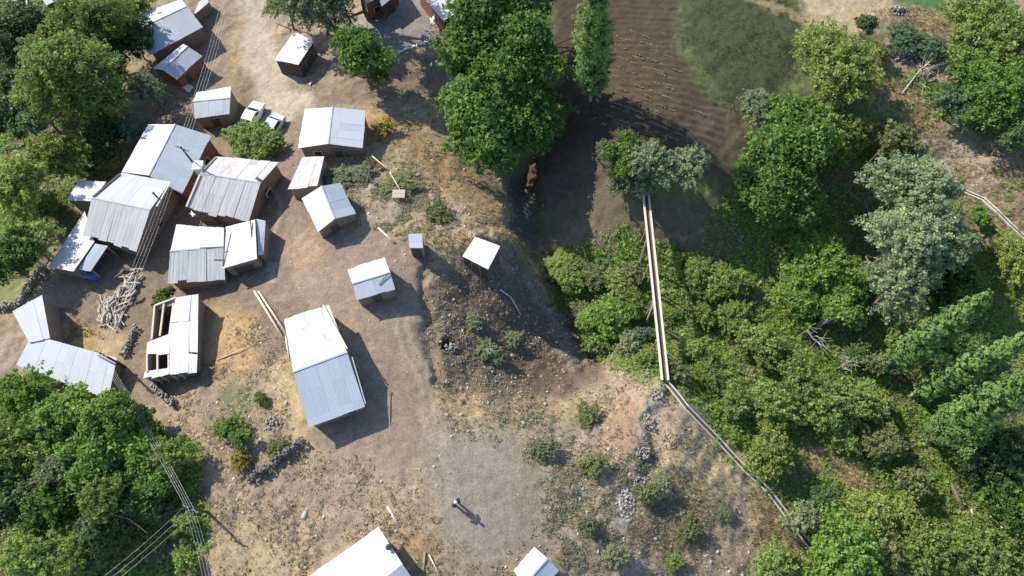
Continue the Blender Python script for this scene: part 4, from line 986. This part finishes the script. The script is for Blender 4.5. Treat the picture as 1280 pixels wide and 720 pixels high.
# ------------------------------------------------------------------ log heap: every log a thing
def log_proto(r, L_, seed):
    rg = np.random.default_rng(seed); n = 8; V = []; F = []; m = 5
    bend = rg.normal(0, .05, 2)
    for i in range(m):
        t = i / (m - 1) - .5; rr = r * (1.1 - .25 * (t + .5)) * rg.uniform(.92, 1.08)
        for j in range(n):
            a_ = 6.2832 * j / n; V.append((t * L_, math.cos(a_) * rr + bend[0] * math.cos(t * 3.1), math.sin(a_) * rr + bend[1] * math.cos(t * 3.1)))
    for i in range(m - 1):
        for j in range(n): F.append((i * n + j, i * n + (j + 1) % n, (i + 1) * n + (j + 1) % n, (i + 1) * n + j))
    bm = bmesh.new(); vs = [bm.verts.new(v) for v in V]
    for f in F: bm.faces.new([vs[k] for k in f])
    c0 = bm.faces.new(vs[:n][::-1]); c1 = bm.faces.new(vs[-n:]); me = bpy.data.meshes.new('log'); 
    bmesh.ops.recalc_face_normals(bm, faces=bm.faces); c0.material_index = c1.material_index = 1; bm.to_mesh(me); bm.free()
    me.materials.append(plain('dry_log', (.40, .345, .285), .9, var=.55, scale=7)); me.materials.append(PALEWOOD); return me
LOGS = [log_proto(.11, 1.4, 1), log_proto(.085, 1.9, 2), log_proto(.14, 1.1, 3), log_proto(.06, 1.3, 4)]
rl = random.Random(5)
for k in range(96):
    if k < 50: px = rl.uniform(126, 153); py = rl.uniform(372, 398); up = .55 * (1 - abs(px - 139) / 16); ang = rl.gauss(100, 22)
    elif k < 88: t = rl.random(); px = 147 + t * 20 + rl.uniform(-9, 9); py = 385 - t * 42 + rl.uniform(-8, 8); up = .7 * (1 - abs(t - .5)); ang = rl.choice([rl.gauss(85, 30), rl.gauss(20, 20)])
    else: px = rl.uniform(126, 152); py = rl.uniform(398, 411); up = .1; ang = rl.choice([rl.gauss(-30, 12), rl.gauss(35, 12)])
    p = at(px, py, .1 + rl.random() * max(up, .05)); o = bpy.data.objects.new('log', LOGS[k % 4]); COL.objects.link(o); o.location = p
    o.rotation_euler = (rl.uniform(0, 6), rl.gauss(0, .12), math.radians(ang)); tag(o, 'pale dry log in the loose log heap in the yard of the angled house', 'log', 'logs of the heap')
rb = random.Random(8)
for k in range(14):
    p = at(1212 + rb.uniform(-11, 11), 62 + rb.uniform(-6, 6), .15 + .3 * rb.random()); o = bpy.data.objects.new('log', LOGS[k % 4]); COL.objects.link(o); o.location = p
    o.rotation_euler = (rb.uniform(0, 6), rb.gauss(0, .15), math.radians(rb.uniform(-60, 40))); tag(o, 'pale log in the small log heap under the upper right trees', 'log', 'logs of the small upper heap')

# ------------------------------------------------------------------ power line
def pole(px, py, zt, label):
    tpt = atz(px, py, zt); zb = float(zg(tpt.x, tpt.y)); root = empty('utility_pole', (tpt.x, tpt.y, zb), label, 'utility pole', 'wooden utility poles'); h = zt - zb
    V, F = tubes([((0, 0, -.5), (0, 0, h + .15), .13, .09)], 8); link('mast', mesh_np('mast', V, F, DWOOD), None, root)
    bm = bmesh.new(); add_bar(bm, (-.7, .3, h - .1), (.7, -.3, h - .1), .1); from_bm('crossarm', bm, DWOOD, root)
    for k in range(4):
        bm = bmesh.new(); t = -1 + k * 2 / 3; add_bar(bm, (.62 * t, -.27 * t, h - .05), (.62 * t, -.27 * t, h + .12), .07, .05, 8); from_bm('insulator', bm, WHITEP, root)
    return tpt
T0 = atz(290, -30, -2.0); T1 = pole(227, 185, .3, 'dark utility pole rising between the brick house and the brownish corrugated house')
T2 = pole(126, 442, -.9, 'dark utility pole at the right end of the angled house'); T3 = pole(238, 636, 1.9, 'utility pole among bushes at the edge of the lower left wood')
T4 = atz(272, 790, 1.9); T5 = atz(110, 745, 1.0)
def wires(pts, n, label, group, name='power_cable'):
    for k in range(n):
        t = -1 + 2 * k / max(1, n - 1); cu = []
        for p, q in zip(pts[:-1], pts[1:]):
            for i in range(13):
                u = i / 12; v = p.lerp(q, u) + Vector((.45 * t, -.2 * t, .1 - .55 * 4 * u * (1 - u) * (1 + .12 * t))); cu.append(v)
        o = cu[0]; V, F = tubes([(x - o, y - o, .009, .009) for x, y in zip(cu[:-1], cu[1:]) if (y - x).length > 1e-3], 4)
        ob = link(name, mesh_np(name, V, F, WIREM)); ob.location = o; tag(ob, label, 'cable', group)
wires([T0, T1, T2, T3, T4], 4, 'one of the four strands of the long power line passing over the village', 'strands of the long power line')
wires([T3, T5], 3, 'one of the three strands branching off over the lower left wood', 'strands of the branch line')
wires([atz(312, 22, -4.5), at(366, 58, 2.6)], 2, 'one of two thin service cables leading to the white roofed open shed', 'service cables', 'service_cable')

# ------------------------------------------------------------------ cloths, pipes and other small things
def cloth(name, px, py, rx, ry, h, label, cat, col, ang=0, lift=.15, seed=0):
    rg = np.random.default_rng(seed); g = at(px, py, lift); k = ppm(g); n = 9; a_ = math.radians(ang); V = []
    for i in range(n):
        for j in range(n):
            u = (i / (n - 1) - .5) * 2; v = (j / (n - 1) - .5) * 2; x = u * rx / k * (1 + .1 * math.sin(v * 3 + seed)); y = v * ry / k * (1 + .12 * math.sin(u * 4))
            z = h * (.4 + .6 * math.cos(u * 2.2 + seed) * math.cos(v * 2.6)) * .5 + rg.normal(0, h * .12); V.append((x * math.cos(a_) - y * math.sin(a_), x * math.sin(a_) + y * math.cos(a_), z))
    F = [(i * n + j, (i + 1) * n + j, (i + 1) * n + j + 1, i * n + j + 1) for i in range(n - 1) for j in range(n - 1)]
    ob = link(name, mesh_np(name, V, F, plain(name + '_' + cat.replace(' ', '_') + str(seed), col, .8, var=.2))); ob.location = g
    md = ob.modifiers.new('thickness', 'SOLIDIFY'); md.thickness = .03
    for p in ob.data.polygons: p.use_smooth = True
    return tag(ob, label, cat)
cloth('tarpaulin', 113, 345, 12, 4.5, .5, 'crumpled blue tarpaulin at the foot of the narrow open shelter', 'tarpaulin', (.10, .16, .42), -12, .4, 1)
cloth('cloth', 471, 205, 6, 3.5, .25, 'red cloth hung over the broken fence', 'cloth', (.22, .045, .045), -30, .5, 2)
cloth('cloth', 235, 110, 6, 4.5, .3, 'cream sheet lying below the tilted narrow shed', 'cloth', (.65, .6, .48), -35, .15, 3)
cloth('cloth', 364, 86, 6, 3, .5, 'violet blue cloth in front of the white roofed open shed', 'cloth', (.14, .14, .30), -35, .6, 4)
cloth('cloth', 388, 104, 3, 1.6, .3, 'white rag on the ground below the white roofed open shed', 'cloth', (.7, .7, .68), 60, .15, 5)
cloth('cloth', 241, 268, 3.5, 2, .3, 'white laundry lying in the gap above the streaked low house', 'cloth', (.75, .75, .72), -40, 2.2, 6)
cloth('cloth', 541, 27, 3, 7, .5, 'white sheet hanging beside the grey roofed brick house', 'cloth', (.7, .68, .66), 5, .9, 7)
cloth('cloth', 218, 352, 5, 2.5, .3, 'white sacking at the lower left corner of the streaked low house', 'cloth', (.72, .7, .66), -10, .8, 8)
def pipe_on(root, px, py, z, L_, label=None, r=.09, name='stovepipe'):
    p = atz(px, py, z) - root.location; bm = bmesh.new(); add_bar(bm, p + Vector((0, 0, -.4)), p + Vector((0, 0, L_)), r * 2, r * 2, 10)
    add_bar(bm, p + Vector((0, 0, L_ + .08)), p + Vector((0, 0, L_ + .14)), r * 3.2, r * 1.2, 10); return from_bm(name, bm, BLACK, root)
ROOTS = {o['label']: o for o in COL.objects if o.parent is None and o.get('label')}
def by(word): return next(o for l, o in ROOTS.items() if word in l)
fh = by('bowed grey ribbed'); pipe_on(fh, 197, 247, fh.location.z + 3.6, .9)
bb = by('broad white roofed barn'); pipe_on(bb, 487, 684, bb.location.z + 2.5, .45, r=.16)
hs = by('brownish corrugated'); p = atz(249, 209, hs.location.z + 3.2) - hs.location; bm = bmesh.new(); add_box(bm, (p.x, p.y, p.z - .4), (.9, .9, 1.5)); add_box(bm, (p.x, p.y, p.z + .4), (1.05, 1.05, .12)); from_bm('chimney', bm, WHITEP, hs)
# loose boards and sheets lying on the old roofs
def roof_board(root, a, b_, h, wd, mat, name='roof_board'):
    o = root.location; p = atz(*a, o.z + h[0]) - o; q = atz(*b_, o.z + h[1]) - o; bm = bmesh.new(); add_bar(bm, p, q, wd, .05); from_bm(name, bm, mat, root)
roof_board(fh, (196,258), (213,228), (3.75, 3.35), .14, PALEWOOD); roof_board(fh, (116,246), (150,217), (3.98, 3.35), .2, DWOOD)
roof_board(hs, (328,227), (320,222), (3.6, 3.65), .3, DWOOD); roof_board(hs, (252,215), (270,196), (3.6, 3.12), .2, WOOD); roof_board(hs, (233,258), (250,218), (2.65, 3.55), .2, PALEWOOD)
roof_board(by('bright gable roof'), (474,356), (486,341), (2.3, 2.62), .07, DWOOD); roof_board(by('angled house'), (122,414 + 30), (145,456), (2.5, 2.5), .12, DWOOD)
roof_board(by('bright annex'), (282,286), (279,333), (2.98, 2.58), .1, DWOOD); roof_board(by('bright annex'), (313,276), (317,321), (2.98, 2.58), .1, DWOOD)
roof_board(by('streaked low house'), (250,310), (280,309), (2.95, 2.95), .1, DWOOD); roof_board(by('largest barn'), (404,381), (434,436), (2.4, 3.36), .12, PALEWOOD); roof_board(by('largest barn'), (440,446), (457,505), (3.3, 2.3), .09, ZINC)
bn = by('largest barn')
for px, py, z in ((372,470,3.2),): pass

# ------------------------------------------------------------------ parked cars
def car(px, py, qx, qy, paint_col, label, seed):
    """centre pixel and a pixel further towards the nose"""
    g = at(px, py); q = at(qx, qy); rz = math.atan2(q.y - g.y, q.x - g.x); root = empty('parked_car', g, label, 'car', 'cars parked beside the dirt road', rz); root.scale = (1.1,) * 3
    PM = plain('car_paint_' + str(seed), paint_col, .3, var=.03, spec=.5); GL = plain('car_glass', (.02, .025, .03), .08, var=.05, spec=.6); TY = plain('tyre_rubber', (.03, .03, .03), .8)
    prof = [(-1.95,.35,.66,.62),(-1.9,.28,.78,.76),(-1.2,.24,.84,.79),(-.9,.24,.86,.80),(.75,.24,.88,.81),(1.1,.24,.86,.80),(1.75,.28,.76,.76),(1.95,.36,.62,.66)]
    bm = bmesh.new(); rows = []
    for x, zb, zt_, hw in prof:
        rows.append([bm.verts.new(v) for v in ((x, -hw * .94, zb), (x, -hw, zb + .2), (x, -hw, zt_ - .1), (x, -hw * .86, zt_), (x, hw * .86, zt_), (x, hw, zt_ - .1), (x, hw, zb + .2), (x, hw * .94, zb))])
    for r0, r1 in zip(rows[:-1], rows[1:]):
        for j in range(8): bm.faces.new((r0[j], r0[(j + 1) % 8], r1[(j + 1) % 8], r1[j]))
    bm.faces.new(rows[0][::-1]); bm.faces.new(rows[-1])
    cab = [(-1.35,.82,.72),(-.85,1.33,.60),(.25,1.36,.60),(.95,.84,.72)]; rows = []
    for x, z, hw in cab: rows.append([bm.verts.new(v) for v in ((x, -hw, z), (x, hw, z))])
    lo = [bm.verts.new(v) for v in ((-1.35,-.74,.8),(-1.35,.74,.8),(.95,.74,.8),(.95,-.74,.8))]
    for r0, r1 in zip(rows[:-1], rows[1:]): bm.faces.new((r0[0], r0[1], r1[1], r1[0]))
    bm.faces.new((rows[0][0], rows[1][0], rows[2][0], rows[3][0])); bm.faces.new((rows[3][1], rows[2][1], rows[1][1], rows[0][1]))
    bmesh.ops.recalc_face_normals(bm, faces=bm.faces); bdy = from_bm('body', bm, PM, root)
    md = bdy.modifiers.new('edge', 'BEVEL'); md.width = .035; md.segments = 2
    def quad(nm, pts, m=GL):
        bm = bmesh.new(); vs = [bm.verts.new(p) for p in pts]; f = bm.faces.new(vs); bmesh.ops.solidify(bm, geom=[f], thickness=.012); bmesh.ops.recalc_face_normals(bm, faces=bm.faces); from_bm(nm, bm, m, root)
    quad('windscreen', [(.89,-.62,.93),(.89,.62,.93),(.36,.53,1.31),(.36,-.53,1.31)]); quad('rear_window', [(-1.29,-.62,.93),(-.93,-.53,1.29),(-.93,.53,1.29),(-1.29,.62,.93)])
    for s in (-1, 1): quad('side_window', [(-1.12,s*.715,.93),(.72,s*.715,.95),(.22,s*.63,1.27),(-.8,s*.63,1.27)])
    for x in (-1.25, 1.22):
        for s in (-1, 1):
            bm = bmesh.new(); add_bar(bm, (x, s * .68, .29), (x, s * .83, .29), .58, .58, 16); wh = from_bm('wheel', bm, TY, root)
            bm = bmesh.new(); add_bar(bm, (x, s * .83, .29), (x, s * .84, .29), .34, .32, 12); from_bm('rim', bm, plain('rim_metal', (.5, .5, .5), .4, .6), wh)
    for s in (-1, 1):
        bm = bmesh.new(); add_box(bm, (1.92, s * .5, .58), (.08, .26, .13)); from_bm('headlight', bm, plain('lamp_lens', (.8, .8, .78), .2), root)
        bm = bmesh.new(); add_box(bm, (-1.94, s * .52, .6), (.06, .22, .12)); from_bm('tail_light', bm, plain('tail_lens', (.4, .02, .02), .3), root)
    for x in (1.97, -1.97): bm = bmesh.new(); add_box(bm, (x, 0, .42), (.1, 1.4, .12)); from_bm('bumper', bm, plain('bumper_plastic', (.12, .12, .12), .6), root)
car(317, 150, 326, 137, (.80, .80, .79), 'white saloon car parked on the dirt, its tail under the leafy bush', 1)
car(341, 166, 330, 180, (.56, .64, .62), 'pale greenish grey car mostly hidden by the leafy bush next to the white car', 2)

# ------------------------------------------------------------------ the standing person
def skin_mesh(name, verts, edges, radii, mat, parent, root_i=0, sub=2):
    me = bpy.data.meshes.new(name); me.from_pydata(verts, edges, []); ob = bpy.data.objects.new(name, me); COL.objects.link(ob)
    ob.modifiers.new('s', 'SKIN'); ob.modifiers.new('d', 'SUBSURF').levels = sub
    for i, r_ in enumerate(radii): me.skin_vertices[0].data[i].radius = (r_, r_) if not isinstance(r_, tuple) else r_
    me.skin_vertices[0].data[root_i].use_root = True
    bpy.context.view_layer.update(); dg = bpy.context.evaluated_depsgraph_get(); m2 = bpy.data.meshes.new_from_object(ob.evaluated_get(dg)); m2.name = name
    ob.modifiers.clear(); ob.data = m2; m2.materials.clear(); m2.materials.append(mat); ob.parent = parent
    for p in m2.polygons: p.use_smooth = True
    return ob
def person():
    g = at(571, 630); g.z -= .0; root = empty('person', g, 'person in dark clothes and white cap standing with bent arms on the trampled circle', 'person', None, math.radians(-40)); root.scale = (1.14,) * 3
    SK = plain('skin', (.42, .26, .19), .6, var=.1); SHIRT = plain('dark_jacket', (.035, .03, .04), .8); TR = plain('dark_trousers', (.05, .045, .06), .85); CAP = plain('white_cap', (.8, .78, .76), .7); SHOE = plain('dark_shoe', (.04, .035, .03), .6)
    # facing +x; hands held in front of the belly
    v = [(0,0,.95),(0,0,1.15),(0,0,1.36),(0.0,0,1.47),(.02,0,1.56),(.03,0,1.66),
         (0,.19,1.39),(-.03,.36,1.14),(.24,.20,1.05),(.33,.12,1.06), (0,-.19,1.39),(-.03,-.36,1.14),(.24,-.20,1.05),(.33,-.12,1.06),
         (0,.11,.88),(.01,.13,.48),(0,.14,.08),(.14,.16,.04), (0,-.11,.88),(.01,-.13,.48),(0,-.14,.08),(.14,-.16,.04)]
    e = [(0,1),(1,2),(2,3),(3,4),(4,5),(2,6),(6,7),(7,8),(8,9),(2,10),(10,11),(11,12),(12,13),(0,14),(14,15),(15,16),(16,17),(0,18),(18,19),(19,20),(20,21)]
    r = [.13,.12,.14,.055,.085,.095,.062,.045,.035,.03,.062,.045,.035,.03,.085,.06,.042,.035,.085,.06,.042,.035]
    body = skin_mesh('body', v, e, r, SK, root)
    def sub(ids, rs, name, mat, zmap=None):
        idx = {k: i for i, k in enumerate(ids)}; return skin_mesh(name, [v[k] for k in ids], [(idx[a_], idx[c]) for a_, c in e if a_ in idx and c in idx], rs, mat, root)
    sub([0,1,2,6,7,8,10,11,12], [.165,.165,.185,.09,.072,.055,.09,.072,.055], 'jacket', SHIRT)
    sub([0,14,15,16,18,19,20], [.16,.118,.092,.075,.118,.092,.075], 'trousers', TR)
    for s in (1, -1):
        skin_mesh('shoe', [(-.06, s * .14, .05), (.06, s * .145, .05), (.2, s * .16, .045)], [(0,1),(1,2)], [.055,.055,.045], SHOE, root)
        for f in range(4):   # fingers closed towards each other in front of the belly
            a0 = (.33 + f * .004, s * (.12 - f * .0), 1.085 - f * .019); L_ = (.07, .08, .075, .06)[f]
            skin_mesh('finger', [a0, (a0[0] + L_ * .6, a0[1] - s * .012, a0[2]), (a0[0] + L_ * .75, a0[1] - s * L_ * .55, a0[2] - .008)], [(0,1),(1,2)], [.011,.010,.008], SK, body, sub=1)
        skin_mesh('thumb', [(.31, s * .115, 1.085), (.345, s * .085, 1.11), (.37, s * .06, 1.105)], [(0,1),(1,2)], [.013,.011,.009], SK, body, sub=1)
    bm = bmesh.new(); bmesh.ops.create_uvsphere(bm, u_segments=16, v_segments=10, radius=.118, matrix=Matrix.Translation((.03, 0, 1.67)) @ Matrix.Diagonal((1.08, .95, .95, 1)))
    bmesh.ops.bisect_plane(bm, geom=bm.verts[:] + bm.edges[:] + bm.faces[:], plane_co=(0, 0, 1.665), plane_no=(0, 0, 1), clear_inner=True); cp = from_bm('cap', bm, CAP, root, True)
    bm = bmesh.new(); bmesh.ops.create_cone(bm, cap_ends=True, segments=16, radius1=.10, radius2=.095, depth=.015, matrix=Matrix.Translation((.115, 0, 1.672)) @ Matrix.Diagonal((1.1, .85, 1, 1))); from_bm('cap_peak', bm, CAP, cp)
    bm = bmesh.new(); bmesh.ops.create_cone(bm, cap_ends=True, segments=8, radius1=.018, radius2=.008, depth=.04, matrix=Matrix.Translation((.135, 0, 1.61)) @ Matrix.Rotation(math.radians(80), 4, 'Y')); from_bm('nose', bm, SK, body)
    for s in (1, -1):
        bm = bmesh.new(); bmesh.ops.create_uvsphere(bm, u_segments=8, v_segments=6, radius=.012, matrix=Matrix.Translation((.118, s * .035, 1.635))); from_bm('eye', bm, BLACK, body)
        bm = bmesh.new(); bmesh.ops.create_uvsphere(bm, u_segments=8, v_segments=6, radius=.025, matrix=Matrix.Translation((.03, s * .1, 1.62)) @ Matrix.Diagonal((.8, .4, 1.2, 1))); from_bm('ear', bm, SK, body)
    bm = bmesh.new(); add_box(bm, (.122, 0, 1.575), (.012, .045, .01)); from_bm('mouth', bm, plain('lips', (.3, .12, .1), .6), body)
person()

# ------------------------------------------------------------------ ground cover
cell = np.ones(X.shape); cell[:, :] = ((X > -72) & (X < 72) & (Y > -5) & (Y < 76)).astype(float) * (PX > -60) * (PX < 1340) * (PY > -60) * (PY < 780)
FOOT = np.ones(X.shape)     # keep roofs and beaten ground clear
for o in list(COL.objects):
    if o.parent is not None and o.name.split('.')[0] == 'wall' and o.parent.get('category') in ('barn', 'shed', 'house', 'hut', 'outhouse', 'annex'):
        cs_ = np.array([(o.parent.matrix_basis @ v.co)[:2] for v in o.data.vertices]); x0, y0 = cs_.min(0); x1, y1 = cs_.max(0)
        c_ = cs_.mean(0); rad_ = np.abs(cs_ - c_).max() * .75; FOOT *= 1 - (np.hypot(X - c_[0], Y - c_[1]) < rad_)
clean = np.clip(1 - (E((610,620),(75,85),-15) + Ln([(312,-60),(318,40),(335,95),(352,120),(330,155)], 28) + PG([(440,30),(540,-20),(560,40),(500,66),(470,64)], 5)
        + .9 * PG([(400,400),(400,330),(440,290),(520,300),(530,330),(530,400),(545,480),(560,560),(480,600),(440,540)], 9) + Ln([(345,190),(345,240),(345,300),(330,370),(270,375)], 22)), 0, 1)
def scatter(mask, n, rg):
    p = (mask * cell * FOOT).ravel(); p = p / p.sum(); k = rg.choice(p.size, n, p=p)
    x = X.ravel()[k] + rg.uniform(-.1, .1, n); y = Y.ravel()[k] + rg.uniform(-.1, .1, n); return np.c_[x, y, Z.ravel()[k]]
def grass_mesh(name, P, h, wd, nb, mat, rg, lean=.6):
    n = len(P); k = n * nb; B = np.repeat(P, nb, 0) + np.c_[rg.normal(0, h * .35, (k, 2)), np.zeros(k)]
    hh = h * rg.uniform(.5, 1.4, k); an = rg.uniform(0, 6.28, k); ln = rg.uniform(.1, lean * 1.6, k) * hh
    tip = B + np.c_[np.cos(an) * ln, np.sin(an) * ln, hh]; s = np.c_[-np.sin(an), np.cos(an), np.zeros(k)] * (wd * rg.uniform(.5, 1.3, k))[:, None]
    V = np.stack([B - s - [0, 0, .05], B + s - [0, 0, .05], tip], 1).reshape(-1, 3); me = mesh_np(name, V, np.arange(k * 3).reshape(-1, 3), mat)
    a_ = me.attributes.new('tint', 'FLOAT', 'FACE'); a_.data.foreach_set('value', (.5 * np.repeat(rg.random(n), nb) + .5 * rg.random(k)).astype(np.float32)); return me
def clump_mesh(name, P, r, nq, leaf, mat, rg):
    n = len(P); k = n * nq; d = rdirs(k, rg); d[:, 2] = np.abs(d[:, 2]); rr = np.repeat(r * rg.uniform(.4, 1.4, n), nq)
    Q = np.repeat(P, nq, 0) + d * (rr * rg.uniform(.5, 1.05, k))[:, None] * (1, 1, .75); V = leaf_quads(Q, d * .3 + (0, 0, .85) + rdirs(k, rg) * .5, leaf, rg)
    me = mesh_np(name, V, np.arange(k * 4).reshape(-1, 4), mat); a_ = me.attributes.new('tint', 'FLOAT', 'FACE'); a_.data.foreach_set('value', (.6 * np.repeat(rg.random(n), nq) + .4 * rg.random(k)).astype(np.float32)); return me
rg = np.random.default_rng(77)
slope = np.clip(PG([(380,560),(520,600),(540,500),(520,320),(640,290),(760,440),(830,480),(960,620),(1020,700),(1000,760),(250,780),(270,620)], 15) + E((440,230),(60,50)) + E((560,230),(110,60),35) + E((290,480),(70,120)), 0, 1) * clean
hollow = E((625,420), (95,85), 25)
wood = np.clip(PG([(690,310),(800,290),(870,330),(900,260),(1020,130),(1100,90),(1200,110),(1300,100),(1300,780),(930,780),(1000,680),(930,600),(840,490),(770,450),(700,380)], 12) + PG([(-80,-80),(150,-80),(150,160),(130,215),(75,290),(50,340),(-80,360)], 12) + PG([(-80,470),(60,490),(240,560),(265,640),(260,780),(-80,780)], 10), 0, 1)
wood *= 1 - .9 * np.clip(E((1060,215),(22,14)) + E((1040,585),(60,22),25) + E((975,660),(60,20),50) + E((1190,200),(60,50),25) + E((1250,240),(70,60),30) + E((1150,170),(60,22),30) + E((1110,115),(70,30),35) + E((1170,35),(70,25),15) + Ln([(1166,224),(1228,250),(1300,318)], 30) + Ln([(807,240),(831,476)], 7) + Ln([(832,478),(895,548),(960,614),(1018,690)], 8), 0, 1)
patch = sst(.42, .6, f1)
rav = np.clip(PG([(700,320),(830,300),(880,320),(1000,400),(1080,470),(1300,560),(1300,780),(930,780),(1000,680),(930,600),(840,480),(770,440)], 12), 0, 1) * (wood > .3)
tag(link('dry_grass', grass_mesh('dry_grass', scatter((slope * (.3 + .9 * patch) * (1 - .6 * hollow)), 20000, rg), .17, .03, 4, LEAF['straw'], rg)), kind='stuff')
tag(link('weeds', clump_mesh('weeds', scatter(slope * (1 - .7 * E((885,585),(60,45),30)) * sst(.5, .64, f2 * .6 + f1 * .4) + hollow * .25 * slope, 4800, rg), .18, 9, .10, LEAF['weed'], rg)), kind='stuff')
tag(link('undergrowth', clump_mesh('undergrowth', scatter(wood * (.25 + sst(.42, .6, f1)), 15000, rg), .55, 16, .19, LEAF['fresh'], rg)), kind='stuff')
tag(link('scrub_leaves', clump_mesh('scrub_leaves', scatter(wood * (.1 + sst(.5, .66, fbm(X / 4, Y / 4, 55, 4))), 6000, rg), .5, 16, .17, LEAF['olive'], rg)), kind='stuff')
straws = np.clip(E((1060,215),(22,14)) + E((1040,585),(55,20),25) + E((975,660),(60,18),50) + E((1150,170),(60,20),30) + E((1110,115),(70,26),35) + E((1170,35),(70,22),15) + E((1240,250),(60,50),30) + E((840,650),(45,55),10) + E((560,297),(70,14),8) + E((645,312),(28,16),40) + E((105,425),(34,18),25) + E((700,325),(50,24),15) + .5 * E((900,60),(70,90)) * 0, 0, 1)
tag(link('straw_grass', grass_mesh('straw_grass', scatter(straws, 14000, rg), .2, .04, 4, LEAF['straw'], rg)), kind='stuff')
PS = scatter(np.clip(slope, 0, 1) * (.2 + patch), 3600, rg); V, F = blob_stones(PS, np.exp(rg.normal(-2.65, .45, len(PS))), rg, .6)
tag(link('rubble', mesh_np('rubble', V, F, plain('rubble_stone', (.34, .305, .265), .95, var=.45, scale=1.2))), kind='stuff')
mead = PG([(835,-100),(960,-60),(1020,20),(985,110),(930,150),(905,150),(850,50)], 10)
tag(link('meadow_grass', grass_mesh('meadow_grass', scatter(mead * (.2 + patch), 7000, rg), .07, .03, 4, LEAF['meadow'], rg)), kind='stuff')

rowp = []
for a_, b_ in ROWS + [((742 + k * .7, 52 + k * 6.2), (752 + k * .7, 53 + k * 6.2)) for k in range(11)] + [((750 + (k * 37) % 95, 36 + k * 2.2), (750 + (k * 37) % 95 + 5 + k % 9, 38 + k * 2.2 + (k % 9) * .35)) for k in range(60)]:
    p, q = at(*a_), at(*b_)
    for _ in range(int((q - p).length * 16) + 3): v = p.lerp(q, rg.random()); rowp.append((v.x + rg.normal(0, .05), v.y + rg.normal(0, .05), float(zg(v.x, v.y)) + .07))
tag(link('straw_rows', grass_mesh('straw_rows', np.array(rowp), .08, .03, 7, LEAF['straw'], rg)), kind='stuff')

tag(link('green_grass', grass_mesh('green_grass', scatter(rav * (.3 + patch), 26000, rg), .3, .05, 4, LEAF['light'], rg)), kind='stuff')
dust_scrub = np.clip(E((700,600),(90,90)) + E((790,650),(80,80)) + E((450,230),(40,30)) + E((500,250),(50,40)), 0, 1) * clean
tag(link('dusty_scrub', clump_mesh('dusty_scrub', scatter(dust_scrub * sst(.46, .62, fbm(X / 1.6, Y / 1.6, 88, 3)), 3000, rg), .22, 10, .10, LEAF['dusty'], rg)), kind='stuff')
yard = PG([(120,120),(300,60),(420,120),(520,330),(520,470),(420,420),(330,460),(200,500),(120,520),(60,480),(60,300)], 15)
PS = scatter(yard * (.2 + patch) + .1 * E((610,620),(80,90)), 1000, rg); V, F = blob_stones(PS, np.exp(rg.normal(-3.0, .4, len(PS))), rg, .6)
tag(link('yard_litter', mesh_np('yard_litter', V, F, plain('litter', (.42, .39, .35), .9, var=.5, scale=1.0))), kind='stuff')
